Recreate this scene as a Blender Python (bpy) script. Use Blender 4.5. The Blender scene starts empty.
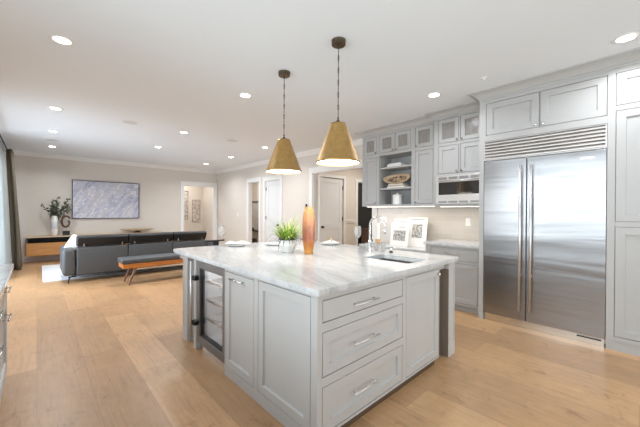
import bpy, bmesh, math, random
from mathutils import Vector, Matrix, noise
random.seed(7)
S = bpy.context.scene
COL = S.collection
PI = math.pi

# ------------------------------------------------------------ camera
cam_d = bpy.data.cameras.new('camera')
cam = bpy.data.objects.new('camera', cam_d)
COL.objects.link(cam)
yaw, pit, rol = math.radians(43.173), math.radians(-0.2327), math.radians(0.3124)
Fv = Vector((math.sin(yaw) * math.cos(pit), math.cos(yaw) * math.cos(pit), math.sin(pit)))
R0 = Vector((math.cos(yaw), -math.sin(yaw), 0))
U0 = R0.cross(Fv)
Rv = R0 * math.cos(rol) + U0 * math.sin(rol)
Uv = U0 * math.cos(rol) - R0 * math.sin(rol)
cam.matrix_world = Matrix(((Rv.x, Uv.x, -Fv.x, 0), (Rv.y, Uv.y, -Fv.y, 0), (Rv.z, Uv.z, -Fv.z, 1.34), (0, 0, 0, 1)))
cam_d.sensor_width = 36
cam_d.lens = 301.56 / 640 * 36
cam_d.clip_start = 0.05
S.camera = cam

# ------------------------------------------------------------ world, exposure
W = bpy.data.worlds.new('world'); S.world = W; W.use_nodes = True
bg = W.node_tree.nodes['Background']
bg.inputs[0].default_value = (0.86, 0.93, 1.0, 1)
bg.inputs[1].default_value = 1.0
S.view_settings.view_transform = 'Standard'
S.view_settings.look = 'None'
S.view_settings.exposure = 0.17
S.view_settings.gamma = 1.0
S.view_settings.use_curve_mapping = False
S.cycles.max_bounces = 10
S.cycles.diffuse_bounces = 6
S.cycles.transparent_max_bounces = 12
S.cycles.use_denoising = True
S.cycles.sample_clamp_indirect = 6

def area(name, loc, rot, sx, sy, power, color=(1, 1, 1), parent=None, spread=180, shape='RECTANGLE'):
    d = bpy.data.lights.new(name, 'AREA')
    d.shape = shape; d.size = sx; d.size_y = sy; d.energy = power; d.color = color
    d.spread = math.radians(spread)
    o = bpy.data.objects.new(name, d); COL.objects.link(o)
    o.location = loc; o.rotation_euler = rot
    if parent: o.parent = parent
    return o

H = 2.86            # ceiling height
XW, YB, XL, YF = 4.95, 10.93, -0.75, -2.6
DAY_FILL = (0.90, 0.955, 1.0)
# daylight at the slider; added fill at the unseen kitchen and rear windows
area('daylight_slider', (XL - 0.16, 7.6, 1.25), (0, -PI / 2, 0), 2.3, 3.6, 165, (0.80, 0.88, 1.0))
area('fill_kitchen_window', (XL - 0.16, 0.3, 1.72), (0, -PI / 2, 0), 1.45, 4.8, 132, DAY_FILL)
area('fill_rear_window', (2.6, YF - 0.16, 1.3), (PI / 2, 0, 0), 2.8, 2.3, 78, (1.0, 0.98, 0.96))

# ------------------------------------------------------------ materials
MATS = {}
def nt(name):
    m = bpy.data.materials.new(name); m.use_nodes = True
    t = m.node_tree; b = t.nodes['Principled BSDF']
    MATS[name] = m
    return m, t, b
def N(t, kind, **kw):
    n = t.nodes.new(kind)
    for k, v in kw.items():
        if hasattr(n, k): setattr(n, k, v)
    return n
def coords(t, scale=(1, 1, 1), rot=(0, 0, 0), kind='Object'):
    tc = N(t, 'ShaderNodeTexCoord'); mp = N(t, 'ShaderNodeMapping')
    mp.inputs['Scale'].default_value = scale; mp.inputs['Rotation'].default_value = rot
    t.links.new(tc.outputs[kind], mp.inputs[0])
    return mp.outputs[0]
def noise_tex(t, vec, scale, detail=3, rough=0.5, dist=0):
    n = N(t, 'ShaderNodeTexNoise')
    n.inputs['Scale'].default_value = scale; n.inputs['Detail'].default_value = detail
    n.inputs['Roughness'].default_value = rough; n.inputs['Distortion'].default_value = dist
    t.links.new(vec, n.inputs['Vector'])
    return n.outputs['Fac']
def ramp(t, fac, stops):
    r = N(t, 'ShaderNodeValToRGB')
    e = r.color_ramp.elements
    while len(e) < len(stops): e.new(0.5)
    for el, (p, c) in zip(e, stops):
        el.position = p; el.color = (c[0], c[1], c[2], 1)
    t.links.new(fac, r.inputs[0])
    return r.outputs[0]
def bump(t, b, fac, strength=0.1, dist=0.01):
    n = N(t, 'ShaderNodeBump'); n.inputs['Strength'].default_value = strength; n.inputs['Distance'].default_value = dist
    t.links.new(fac, n.inputs['Height']); t.links.new(n.outputs[0], b.inputs['Normal'])
def plain(name, col, rough=0.5, metal=0.0, var=0.03, scale=6, spec=None, bmp=0.0):
    m, t, b = nt(name)
    v = coords(t)
    f = noise_tex(t, v, scale, 4)
    c1 = [max(0, x * (1 - var)) for x in col]; c2 = [min(1, x * (1 + var)) for x in col]
    t.links.new(ramp(t, f, [(0.3, c1), (0.7, c2)]), b.inputs['Base Color'])
    b.inputs['Roughness'].default_value = rough; b.inputs['Metallic'].default_value = metal
    if spec is not None: b.inputs['Specular IOR Level'].default_value = spec
    if bmp: bump(t, b, noise_tex(t, v, scale * 12, 2), bmp, 0.004)
    return m
def wood(name, c1, c2, rough=0.4, axis='x', scale=6):
    m, t, b = nt(name)
    sc = {'x': (0.6, 6, 6), 'y': (6, 0.6, 6), 'z': (6, 6, 0.6)}[axis]
    v = coords(t, sc)
    f = noise_tex(t, v, scale, 6, 0.6, 0.6)
    t.links.new(ramp(t, f, [(0.3, c1), (0.7, c2)]), b.inputs['Base Color'])
    b.inputs['Roughness'].default_value = rough
    bump(t, b, f, 0.05, 0.002)
    return m
def emis(name, col, strength):
    m, t, b = nt(name)
    b.inputs['Base Color'].default_value = (*col, 1)
    b.inputs['Emission Color'].default_value = (*col, 1)
    b.inputs['Emission Strength'].default_value = strength
    return m
def clear(name, tint=(0.95, 0.97, 0.97), gloss=0.12, rough=0.02, kk=0.6, milky=0.0):
    m, t, b = nt(name)
    t.nodes.remove(b)
    out = t.nodes['Material Output']
    tr = N(t, 'ShaderNodeBsdfTransparent'); tr.inputs[0].default_value = (*tint, 1)
    gl = N(t, 'ShaderNodeBsdfGlossy'); gl.inputs['Roughness'].default_value = rough
    fr = N(t, 'ShaderNodeLayerWeight'); fr.inputs['Blend'].default_value = 0.35
    mul = N(t, 'ShaderNodeMath', operation='MULTIPLY_ADD'); mul.inputs[1].default_value = kk; mul.inputs[2].default_value = gloss * 0.3
    t.links.new(fr.outputs['Fresnel'], mul.inputs[0])
    mx = N(t, 'ShaderNodeMixShader')
    t.links.new(mul.outputs[0], mx.inputs[0]); t.links.new(tr.outputs[0], mx.inputs[1]); t.links.new(gl.outputs[0], mx.inputs[2])
    last = mx
    if milky:
        df = N(t, 'ShaderNodeBsdfDiffuse'); df.inputs[0].default_value = (0.9, 0.9, 0.9, 1)
        last = N(t, 'ShaderNodeMixShader'); last.inputs[0].default_value = milky
        t.links.new(mx.outputs[0], last.inputs[1]); t.links.new(df.outputs[0], last.inputs[2])
    t.links.new(last.outputs[0], out.inputs['Surface'])
    return m

plain('wall_paint', (0.67, 0.625, 0.57), 0.85, var=0.015, scale=1.5)
plain('hall_paint', (0.74, 0.70, 0.65), 0.85, var=0.015, scale=1.5)
plain('ceiling_paint', (0.745, 0.785, 0.82), 0.9, var=0.01, scale=1.0)
plain('trim_paint', (0.78, 0.78, 0.77), 0.45, var=0.01)
plain('door_paint', (0.72, 0.73, 0.74), 0.4, var=0.01)
plain('cabinet_paint', (0.43, 0.43, 0.427), 0.38, var=0.012)
plain('island_paint', (0.47, 0.468, 0.465), 0.36, var=0.012)
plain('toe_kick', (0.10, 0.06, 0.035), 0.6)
plain('post_shade_brown', (0.17, 0.13, 0.10), 0.6)  # brown with the shade of the post's inner side put in
plain('shelf_interior', (0.42, 0.42, 0.42), 0.5)
plain('chrome', (0.80, 0.80, 0.80), 0.16, 1.0, var=0.01)
plain('nickel', (0.62, 0.60, 0.57), 0.25, 1.0, var=0.02)
plain('dark_bronze', (0.13, 0.10, 0.07), 0.35, 0.9)
plain('black_metal', (0.02, 0.02, 0.022), 0.4, 0.5)
plain('black', (0.015, 0.015, 0.017), 0.45)
plain('black_glass', (0.02, 0.02, 0.022), 0.06, 0.0, spec=0.8)
plain('white_ceramic', (0.83, 0.82, 0.80), 0.2, var=0.01)
plain('porcelain', (0.86, 0.85, 0.83), 0.15, var=0.01)
plain('napkin', (0.84, 0.82, 0.79), 0.9, var=0.03, scale=20, bmp=0.2)
plain('grey_leather', (0.072, 0.076, 0.080), 0.5, var=0.10, scale=30, bmp=0.25)
plain('dark_leather', (0.020, 0.020, 0.021), 0.5, var=0.12, scale=30, spec=0.3, bmp=0.25)
plain('white_cloth', (0.80, 0.80, 0.80), 0.9, var=0.03, scale=30, bmp=0.2)
plain('rug', (0.74, 0.75, 0.78), 1.0, var=0.06, scale=60, bmp=0.8)
plain('paper', (0.84, 0.82, 0.78), 0.8, var=0.015)
plain('tan_leaf', (0.62, 0.40, 0.20), 0.5)
plain('switch_plate', (0.84, 0.83, 0.81), 0.4, var=0.005)
plain('steel_sink', (0.30, 0.30, 0.31), 0.35, 0.9)
plain('cooler_inside', (0.74, 0.75, 0.76), 0.5)
plain('bright_steel', (0.72, 0.71, 0.69), 0.22, 1.0)
plain('vent_grey', (0.62, 0.62, 0.62), 0.7)
plain('stone_wall_tile', (0.5, 0.5, 0.5), 0.5)
wood('orange_wood', (0.44, 0.20, 0.06), (0.60, 0.30, 0.10), 0.35)
wood('bench_wood', (0.50, 0.17, 0.035), (0.66, 0.26, 0.06), 0.35)
wood('leg_wood', (0.15, 0.065, 0.03), (0.25, 0.11, 0.05), 0.4, 'z')
wood('pale_wood', (0.46, 0.34, 0.22), (0.60, 0.46, 0.31), 0.45)
wood('dark_wood', (0.06, 0.03, 0.02), (0.11, 0.06, 0.035), 0.4)
emis('lamp_glow', (1.0, 0.96, 0.90), 14)
emis('bulb_glow', (1.0, 0.93, 0.82), 14)
emis('strip_glow', (1.0, 0.93, 0.83), 5)
clear('window_glass')
clear('stemware', (0.98, 0.98, 0.98), 0.1, kk=0.5, rough=0.4, milky=0.10)
clear('cooler_glass', (0.93, 0.94, 0.95), 0.1, kk=0.35)

def mk_floor():
    m, t, b = nt('oak_floor')
    v = coords(t, (1, 1, 1), (0, 0, 0))
    sw = N(t, 'ShaderNodeSeparateXYZ'); t.links.new(v, sw.inputs[0])
    cb = N(t, 'ShaderNodeCombineXYZ'); t.links.new(sw.outputs[1], cb.inputs[0]); t.links.new(sw.outputs[0], cb.inputs[1])
    br = N(t, 'ShaderNodeTexBrick')
    br.offset = 0.37; br.offset_frequency = 2; br.squash = 1.0
    br.inputs['Scale'].default_value = 1.0
    br.inputs['Brick Width'].default_value = 1.75; br.inputs['Row Height'].default_value = 0.3085
    br.inputs['Mortar Size'].default_value = 0.0016; br.inputs['Mortar Smooth'].default_value = 0.3
    br.inputs['Bias'].default_value = 0.0
    br.inputs['Color1'].default_value = (0, 0, 0, 1); br.inputs['Color2'].default_value = (1, 1, 1, 1); br.inputs['Mortar'].default_value = (0.5, 0.5, 0.5, 1)
    t.links.new(cb.outputs[0], br.inputs['Vector'])
    base = ramp(t, br.outputs['Color'], [(0.0, (0.40, 0.245, 0.130)), (0.5, (0.51, 0.315, 0.166)), (1.0, (0.60, 0.375, 0.202))])
    g1 = N(t, 'ShaderNodeMapping'); g1.inputs['Scale'].default_value = (9, 0.7, 1); t.links.new(v, g1.inputs[0])
    gr = noise_tex(t, g1.outputs[0], 5, 7, 0.65, 0.8)
    grc = ramp(t, gr, [(0.30, (0.70, 0.66, 0.62)), (0.42, (0.92, 0.91, 0.90)), (0.65, (1.10, 1.09, 1.08))])
    big = noise_tex(t, v, 0.9, 4, 0.6)
    bgc = ramp(t, big, [(0.35, (0.90, 0.89, 0.90)), (0.65, (1.06, 1.04, 1.0))])
    m1 = N(t, 'ShaderNodeMix', data_type='RGBA', blend_type='MULTIPLY'); m1.inputs[0].default_value = 0.75
    kn = noise_tex(t, v, 7.0, 5, 0.7, 1.0)
    knc = ramp(t, kn, [(0.28, (0.62, 0.55, 0.50)), (0.40, (0.95, 0.94, 0.93)), (0.70, (1.04, 1.03, 1.02))])
    m0 = N(t, 'ShaderNodeMix', data_type='RGBA', blend_type='MULTIPLY'); m0.inputs[0].default_value = 1
    t.links.new(base, m0.inputs[6]); t.links.new(knc, m0.inputs[7])
    t.links.new(m0.outputs[2], m1.inputs[6]); t.links.new(grc, m1.inputs[7])
    m2 = N(t, 'ShaderNodeMix', data_type='RGBA', blend_type='MULTIPLY'); m2.inputs[0].default_value = 1
    t.links.new(m1.outputs[2], m2.inputs[6]); t.links.new(bgc, m2.inputs[7])
    m3 = N(t, 'ShaderNodeMix', data_type='RGBA', blend_type='MIX')
    t.links.new(br.outputs['Fac'], m3.inputs[0]); t.links.new(m2.outputs[2], m3.inputs[6]); m3.inputs[7].default_value = (0.28, 0.17, 0.09, 1)
    t.links.new(m3.outputs[2], b.inputs['Base Color'])
    b.inputs['Roughness'].default_value = 0.36
    bump(t, b, gr, 0.05, 0.003)
mk_floor()

def mk_marble(name, seed=0.0):
    m, t, b = nt(name)
    v = coords(t, (1, 1, 1), (0, 0, 0.35))
    mp = N(t, 'ShaderNodeMapping'); mp.inputs['Scale'].default_value = (4.2, 0.6, 1.0); mp.inputs['Location'].default_value = (seed, 0, 0)
    t.links.new(v, mp.inputs[0])
    f1 = noise_tex(t, mp.outputs[0], 2.6, 9, 0.62, 1.2)
    c1 = ramp(t, f1, [(0.34, (0.46, 0.472, 0.485)), (0.46, (0.545, 0.56, 0.573)), (0.60, (0.60, 0.615, 0.628))])
    f2 = noise_tex(t, mp.outputs[0], 4.2, 6, 0.55, 2.0)
    c2 = ramp(t, f2, [(0.475, (1, 1, 1)), (0.50, (0.74, 0.73, 0.73)), (0.525, (1, 1, 1))])
    mx = N(t, 'ShaderNodeMix', data_type='RGBA', blend_type='MULTIPLY'); mx.inputs[0].default_value = 0.7
    t.links.new(c1, mx.inputs[6]); t.links.new(c2, mx.inputs[7])
    t.links.new(mx.outputs[2], b.inputs['Base Color'])
    b.inputs['Roughness'].default_value = 0.13
mk_marble('marble')

def mk_steel():
    m, t, b = nt('brushed_steel')
    v = coords(t, (1, 0.9, 10))
    f = noise_tex(t, v, 1.0, 3, 0.55, 0.4)
    v2 = coords(t, (1, 2, 420))
    f2 = noise_tex(t, v2, 1.0, 2)
    t.links.new(ramp(t, f2, [(0.3, (0.33, 0.332, 0.345)), (0.7, (0.41, 0.412, 0.425))]), b.inputs['Base Color'])
    b.inputs['Metallic'].default_value = 1.0
    b.inputs['Roughness'].default_value = 0.30
    v3 = coords(t, (1, 0.25, 2.6))
    f3 = noise_tex(t, v3, 1.6, 2, 0.5, 0.6)
    bump(t, b, f3, 0.16, 0.05)
mk_steel()
plain('grille_steel', (0.62, 0.60, 0.585), 0.42, 1.0)
plain('handle_steel', (0.74, 0.74, 0.745), 0.42, 1.0)
plain('cooler_frame', (0.26, 0.26, 0.265), 0.5, 1.0)

def mk_tile():
    m, t, b = nt('backsplash_tile')
    v = coords(t)
    sw = N(t, 'ShaderNodeSeparateXYZ'); t.links.new(v, sw.inputs[0])
    cb = N(t, 'ShaderNodeCombineXYZ'); t.links.new(sw.outputs[1], cb.inputs[0]); t.links.new(sw.outputs[2], cb.inputs[1])
    br = N(t, 'ShaderNodeTexBrick')
    br.inputs['Scale'].default_value = 1.0
    br.inputs['Brick Width'].default_value = 0.30; br.inputs['Row Height'].default_value = 0.10
    br.inputs['Mortar Size'].default_value = 0.002
    br.inputs['Color1'].default_value = (0.56, 0.51, 0.455, 1); br.inputs['Color2'].default_value = (0.62, 0.57, 0.515, 1); br.inputs['Mortar'].default_value = (0.66, 0.62, 0.57, 1)
    t.links.new(cb.outputs[0], br.inputs['Vector'])
    t.links.new(br.outputs['Color'], b.inputs['Base Color'])
    b.inputs['Roughness'].default_value = 0.2
mk_tile()

def mk_cabinet_glass():
    m, t, b = nt('seeded_glass')
    v = coords(t, (1, 60, 8))
    f = noise_tex(t, v, 1.0, 3)
    t.links.new(ramp(t, f, [(0.3, (0.27, 0.25, 0.24)), (0.7, (0.38, 0.355, 0.34))]), b.inputs['Base Color'])
    b.inputs['Roughness'].default_value = 0.18
    b.inputs['Transmission Weight'].default_value = 0.15
    bump(t, b, f, 0.2, 0.003)
mk_cabinet_glass()

def mk_art():
    m, t, b = nt('abstract_canvas')
    v = coords(t, (1, 1, 1), (0, -0.6, 0))
    mp = N(t, 'ShaderNodeMapping'); mp.inputs['Scale'].default_value = (2.6, 1, 0.8); t.links.new(v, mp.inputs[0])
    f = noise_tex(t, mp.outputs[0], 1.7, 8, 0.6, 1.2)
    c = ramp(t, f, [(0.28, (0.27, 0.29, 0.42)), (0.42, (0.42, 0.44, 0.56)), (0.56, (0.55, 0.54, 0.60)), (0.70, (0.64, 0.59, 0.60))])
    f2 = noise_tex(t, mp.outputs[0], 2.6, 6, 0.55, 1.6)
    c2 = ramp(t, f2, [(0.47, (0, 0, 0)), (0.5, (0.75, 0.75, 0.75)), (0.53, (0, 0, 0))])
    mx = N(t, 'ShaderNodeMix', data_type='RGBA', blend_type='MIX')
    t.links.new(c2, mx.inputs[0]); t.links.new(c, mx.inputs[6]); mx.inputs[7].default_value = (0.86, 0.86, 0.88, 1)
    t.links.new(mx.outputs[2], b.inputs['Base Color'])
    b.inputs['Roughness'].default_value = 0.7
mk_art()

def mk_print(name, dark, thr=0.5, sc=9):
    m, t, b = nt(name)
    v = coords(t, (1, 1, 1))
    f = noise_tex(t, v, sc, 6, 0.7, 0.8)
    t.links.new(ramp(t, f, [(thr - 0.04, dark), (thr + 0.06, (0.72, 0.70, 0.67))]), b.inputs['Base Color'])
    b.inputs['Roughness'].default_value = 0.8
mk_print('sketch_print', (0.20, 0.19, 0.18), 0.51, 48)
mk_print('botanical_print', (0.42, 0.36, 0.33), 0.5, 14)

def mk_brass():
    m, t, b = nt('antique_brass')
    v = coords(t, (1, 1, 0.35))
    f = noise_tex(t, v, 40, 4, 0.6)
    t.links.new(ramp(t, f, [(0.3, (0.44, 0.27, 0.095)), (0.7, (0.56, 0.36, 0.14))]), b.inputs['Base Color'])
    b.inputs['Metallic'].default_value = 0.85
    b.inputs['Roughness'].default_value = 0.42
mk_brass()
def mk_amber():
    m, t, b = nt('amber_glass')
    v = coords(t, (1, 1, 1))
    sw = N(t, 'ShaderNodeSeparateXYZ'); t.links.new(v, sw.inputs[0])
    f = noise_tex(t, v, 22, 4, 0.6, 0.5)
    ad = N(t, 'ShaderNodeMath', operation='MULTIPLY_ADD'); ad.inputs[1].default_value = 0.16; t.links.new(f, ad.inputs[0]); t.links.new(sw.outputs[2], ad.inputs[2])
    c = ramp(t, ad.outputs[0], [(0.03, (0.58, 0.32, 0.07)), (0.16, (0.55, 0.20, 0.04)), (0.25, (0.36, 0.12, 0.07)), (0.35, (0.42, 0.17, 0.09)), (0.41, (0.66, 0.27, 0.12)), (0.52, (0.66, 0.38, 0.16))])
    t.links.new(c, b.inputs['Base Color'])
    b.inputs['Roughness'].default_value = 0.12
    b.inputs['Transmission Weight'].default_value = 0.12
mk_amber()
def mk_leaf(name, c1, c2, rough=0.5):
    m, t, b = nt(name)
    v = coords(t)
    f = noise_tex(t, v, 40, 3)
    t.links.new(ramp(t, f, [(0.35, c1), (0.65, c2)]), b.inputs['Base Color'])
    b.inputs['Roughness'].default_value = rough
mk_leaf('lime_leaf', (0.10, 0.22, 0.03), (0.48, 0.60, 0.10))
mk_leaf('dark_blade', (0.02, 0.025, 0.02), (0.06, 0.07, 0.045))
mk_leaf('olive_leaf', (0.05, 0.075, 0.045), (0.12, 0.155, 0.09))
def mk_drape(name, c1, c2, trans):
    m, t, b = nt(name)
    v = coords(t, (60, 60, 1))
    f = noise_tex(t, v, 1, 3)
    t.links.new(ramp(t, f, [(0.3, c1), (0.7, c2)]), b.inputs['Base Color'])
    b.inputs['Roughness'].default_value = 0.9
    if trans:
        out = t.nodes['Material Output']
        tl = N(t, 'ShaderNodeBsdfTranslucent'); tl.inputs[0].default_value = (*c2, 1)
        mx = N(t, 'ShaderNodeMixShader'); mx.inputs[0].default_value = trans
        t.links.new(b.outputs[0], mx.inputs[1]); t.links.new(tl.outputs[0], mx.inputs[2]); t.links.new(mx.outputs[0], out.inputs[0])
mk_drape('taupe_drape', (0.095, 0.075, 0.05), (0.155, 0.125, 0.088), 0.0)
mk_drape('sheer_drape', (0.42, 0.45, 0.44), (0.52, 0.55, 0.54), 0.35)
def mk_vase():
    m, t, b = nt('banded_ceramic')
    v = coords(t)
    sw = N(t, 'ShaderNodeSeparateXYZ'); t.links.new(v, sw.inputs[0])
    f = noise_tex(t, v, 18, 5, 0.6)
    ad = N(t, 'ShaderNodeMath', operation='MULTIPLY_ADD'); ad.inputs[1].default_value = 0.08; t.links.new(f, ad.inputs[0]); t.links.new(sw.outputs[2], ad.inputs[2])
    c = ramp(t, ad.outputs[0], [(0.0, (0.74, 0.66, 0.60)), (0.20, (0.76, 0.70, 0.66)), (0.24, (0.52, 0.53, 0.56)), (0.38, (0.60, 0.62, 0.65)), (0.44, (0.78, 0.77, 0.74))])
    t.links.new(c, b.inputs['Base Color']); b.inputs['Roughness'].default_value = 0.5
mk_vase()
def mk_basket():
    m, t, b = nt('carved_wood')
    v = coords(t)
    w = N(t, 'ShaderNodeTexVoronoi'); w.inputs['Scale'].default_value = 42; t.links.new(v, w.inputs['Vector'])
    t.links.new(ramp(t, w.outputs['Distance'], [(0.38, (0.05, 0.03, 0.02)), (0.6, (0.50, 0.36, 0.22))]), b.inputs['Base Color'])
    b.inputs['Roughness'].default_value = 0.7
mk_basket()

# ------------------------------------------------------------ geometry helpers
class MB:
    def __init__(self): self.bm = bmesh.new()
    def quad(self, pts):
        vs = [self.bm.verts.new(p) for p in pts]
        return self.bm.faces.new(vs)
    def box(self, x0, x1, y0, y1, z0, z1):
        x0, x1 = sorted((x0, x1)); y0, y1 = sorted((y0, y1)); z0, z1 = sorted((z0, z1))
        v = [self.bm.verts.new(p) for p in ((x0, y0, z0), (x1, y0, z0), (x1, y1, z0), (x0, y1, z0), (x0, y0, z1), (x1, y0, z1), (x1, y1, z1), (x0, y1, z1))]
        for f in ((3, 2, 1, 0), (4, 5, 6, 7), (0, 1, 5, 4), (1, 2, 6, 5), (2, 3, 7, 6), (3, 0, 4, 7)):
            self.bm.faces.new([v[i] for i in f])
        return v
    def tube(self, pts, r, seg=8, cap=True, radii=None):
        pts = [Vector(p) for p in pts]; rings = []
        prev = None
        for i, p in enumerate(pts):
            if i == 0: d = pts[1] - p
            elif i == len(pts) - 1: d = p - pts[i - 1]
            else: d = (pts[i + 1] - p).normalized() + (p - pts[i - 1]).normalized()
            d.normalize()
            if prev is None:
                a = Vector((0, 0, 1)) if abs(d.z) < 0.9 else Vector((1, 0, 0))
                u = d.cross(a).normalized()
            else:
                u = (prev - d * prev.dot(d)).normalized()
            prev = u
            w = d.cross(u)
            rr = radii[i] if radii else r
            rings.append([self.bm.verts.new(p + (u * math.cos(2 * PI * k / seg) + w * math.sin(2 * PI * k / seg)) * rr) for k in range(seg)])
        for a, b in zip(rings, rings[1:]):
            for k in range(seg):
                self.bm.faces.new((a[k], a[(k + 1) % seg], b[(k + 1) % seg], b[k]))
        if cap:
            self.bm.faces.new(rings[0][::-1]); self.bm.faces.new(rings[-1])
    def lathe(self, prof, c=(0, 0, 0), seg=32, sx=1.0, sy=1.0, wob=None):
        rings = []
        for i, (r, z) in enumerate(prof):
            if r < 1e-5: rings.append([self.bm.verts.new((c[0], c[1], c[2] + z))]); continue
            rings.append([self.bm.verts.new((c[0] + r * sx * math.cos(2 * PI * k / seg), c[1] + r * sy * math.sin(2 * PI * k / seg), c[2] + z + (wob(k / seg, r) if wob else 0))) for k in range(seg)])
        for a, b in zip(rings, rings[1:]):
            for k in range(seg):
                k2 = (k + 1) % seg
                if len(a) == 1 and len(b) == 1: continue
                if len(a) == 1: self.bm.faces.new((a[0], b[k2], b[k]))
                elif len(b) == 1: self.bm.faces.new((a[k], a[k2], b[0]))
                else: self.bm.faces.new((a[k], a[k2], b[k2], b[k]))
    def prism(self, poly, z0, z1, holes=()):
        """closed plan outline (with holes) extruded in z"""
        bm = self.bm; edges = []; loops = []
        for lp in [poly] + list(holes):
            vs = [bm.verts.new((x, y, z0)) for x, y in lp]; loops.append(vs)
            edges += [bm.edges.new((vs[i], vs[(i + 1) % len(vs)])) for i in range(len(vs))]
        r = bmesh.ops.triangle_fill(bm, edges=edges, use_beauty=True)
        fs = [g for g in r['geom'] if isinstance(g, bmesh.types.BMFace)]
        top = {}
        for lp in loops:
            for v in lp: top[v] = bm.verts.new((v.co.x, v.co.y, z1))
        for f in fs: bm.faces.new([top[v] for v in reversed(f.verts)])
        for lp in loops:
            for i in range(len(lp)):
                a, b = lp[i], lp[(i + 1) % len(lp)]
                bm.faces.new((a, b, top[b], top[a]))
    def extr(self, poly3, vec):
        """planar polygon pts extruded by vec"""
        vec = Vector(vec)
        a = [self.bm.verts.new(p) for p in poly3]; b = [self.bm.verts.new(Vector(p) + vec) for p in poly3]
        self.bm.faces.new(a[::-1]); self.bm.faces.new(b)
        n = len(a)
        for i in range(n): self.bm.faces.new((a[i], a[(i + 1) % n], b[(i + 1) % n], b[i]))
    def sweep(self, path, prof, closed=False, cap=True):
        """path of (x,y), profile of (out, z); out = to the left of travel"""
        P = [Vector(p) for p in path]; n = len(P); rings = []
        for i in range(n):
            dn = (P[(i + 1) % n] - P[i]).normalized() if (closed or i < n - 1) else None
            dp = (P[i] - P[i - 1]).normalized() if (closed or i > 0) else None
            if dn is None: dn = dp
            if dp is None: dp = dn
            n1 = Vector((-dp.y, dp.x)); n2 = Vector((-dn.y, dn.x))
            m = n1 + n2; m /= max(1e-6, m.dot(n1))
            rings.append([self.bm.verts.new((P[i].x + m.x * o, P[i].y + m.y * o, z)) for o, z in prof])
        k = len(prof)
        rr = list(zip(rings, rings[1:])) + ([(rings[-1], rings[0])] if closed else [])
        for a, b in rr:
            for j in range(k): self.bm.faces.new((a[j], a[(j + 1) % k], b[(j + 1) % k], b[j]))
        if cap and not closed:
            self.bm.faces.new(rings[0][::-1]); self.bm.faces.new(rings[-1])

WLOC = {}
def wloc(o):
    v = Vector((0, 0, 0))
    while o is not None: v += Vector(o.location); o = o.parent
    return v
def obj(name, mb, mat, parent=None, smooth=False, bevel=0, sub=0, origin=None, segs=2, angle=30, **props):
    bm = mb.bm
    bmesh.ops.recalc_face_normals(bm, faces=bm.faces)
    off = wloc(parent) if parent else Vector((0, 0, 0))
    org = Vector(origin) if origin is not None else (off if parent else Vector((0, 0, 0)))
    if org.length: bmesh.ops.translate(bm, verts=bm.verts, vec=-org)
    me = bpy.data.meshes.new(name); bm.to_mesh(me); bm.free()
    me.materials.append(MATS[mat])
    o = bpy.data.objects.new(name, me); COL.objects.link(o)
    if parent: o.parent = parent
    o.location = org - off
    if smooth:
        for p in me.polygons: p.use_smooth = True
    if bevel:
        md = o.modifiers.new('bevel', 'BEVEL'); md.width = bevel; md.segments = segs; md.limit_method = 'ANGLE'; md.angle_limit = math.radians(angle)
        md.harden_normals = False
    if sub:
        md = o.modifiers.new('sub', 'SUBSURF'); md.levels = sub; md.render_levels = sub
    for k, v in props.items(): o[k] = v
    return o
def tag(o, label, cat, group=None):
    o['label'] = label; o['category'] = cat
    if group: o['group'] = group
    return o
def thing(name, label, cat, loc=(0, 0, 0), group=None, rz=0):
    o = bpy.data.objects.new(name, None); COL.objects.link(o)
    o.empty_display_size = 0.1
    o.location = loc; o.rotation_euler = (0, 0, rz)
    return tag(o, label, cat, group)
def struct(name, mb, mat, **kw):
    o = obj(name, mb, mat, **kw); o['kind'] = 'structure'; return o
def copy_tree(o, parent=None):
    c = o.copy(); COL.objects.link(c)
    if parent: c.parent = parent
    for ch in [x for x in bpy.data.objects if x.parent == o]: copy_tree(ch, c)
    return c

# facing maps: (a, d, z) -> world ; a runs along the face, d goes into the unit
def fx(x0):   # face looks toward -X
    return lambda a, d, z: (x0 + d, a, z)
def fxp(x0):  # face looks toward +X
    return lambda a, d, z: (x0 - d, a, z)
def fy(y0):   # face looks toward -Y
    return lambda a, d, z: (a, y0 + d, z)
def fbox(mb, f, a0, a1, d0, d1, z0, z1):
    p, q = f(a0, d0, z0), f(a1, d1, z1)
    mb.box(p[0], q[0], p[1], q[1], p[2], q[2])
def shaker(f, a0, a1, z0, z1, t=0.020, fw=0.057, rec=0.014, glass=False, fwz=None):
    mb = MB(); bm = mb.bm; fwz = fwz or fw
    def ring(da, dz, d): return [bm.verts.new(f(a, d, z)) for a, z in ((a0 + da, z0 + dz), (a1 - da, z0 + dz), (a1 - da, z1 - dz), (a0 + da, z1 - dz))]
    e = 0.0015
    rs = [ring(0, 0, t), ring(0, 0, e), ring(e, e, 0), ring(fw, fwz, 0), ring(fw + 0.004, fwz + 0.004, rec)]
    if glass: rs += [ring(fw + 0.004, fwz + 0.004, t), ]
    for A, B in zip(rs, rs[1:]):
        for i in range(4): bm.faces.new((A[i], A[(i + 1) % 4], B[(i + 1) % 4], B[i]))
    if glass:
        A, B = rs[-1], rs[0]
        for i in range(4): bm.faces.new((A[i], A[(i + 1) % 4], B[(i + 1) % 4], B[i]))
    else:
        bm.faces.new(rs[-1]); bm.faces.new(rs[0][::-1])
    return mb
def slab_front(f, a0, a1, z0, z1, t=0.02):
    mb = MB(); fbox(mb, f, a0, a1, 0, t, z0, z1); return mb
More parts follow.
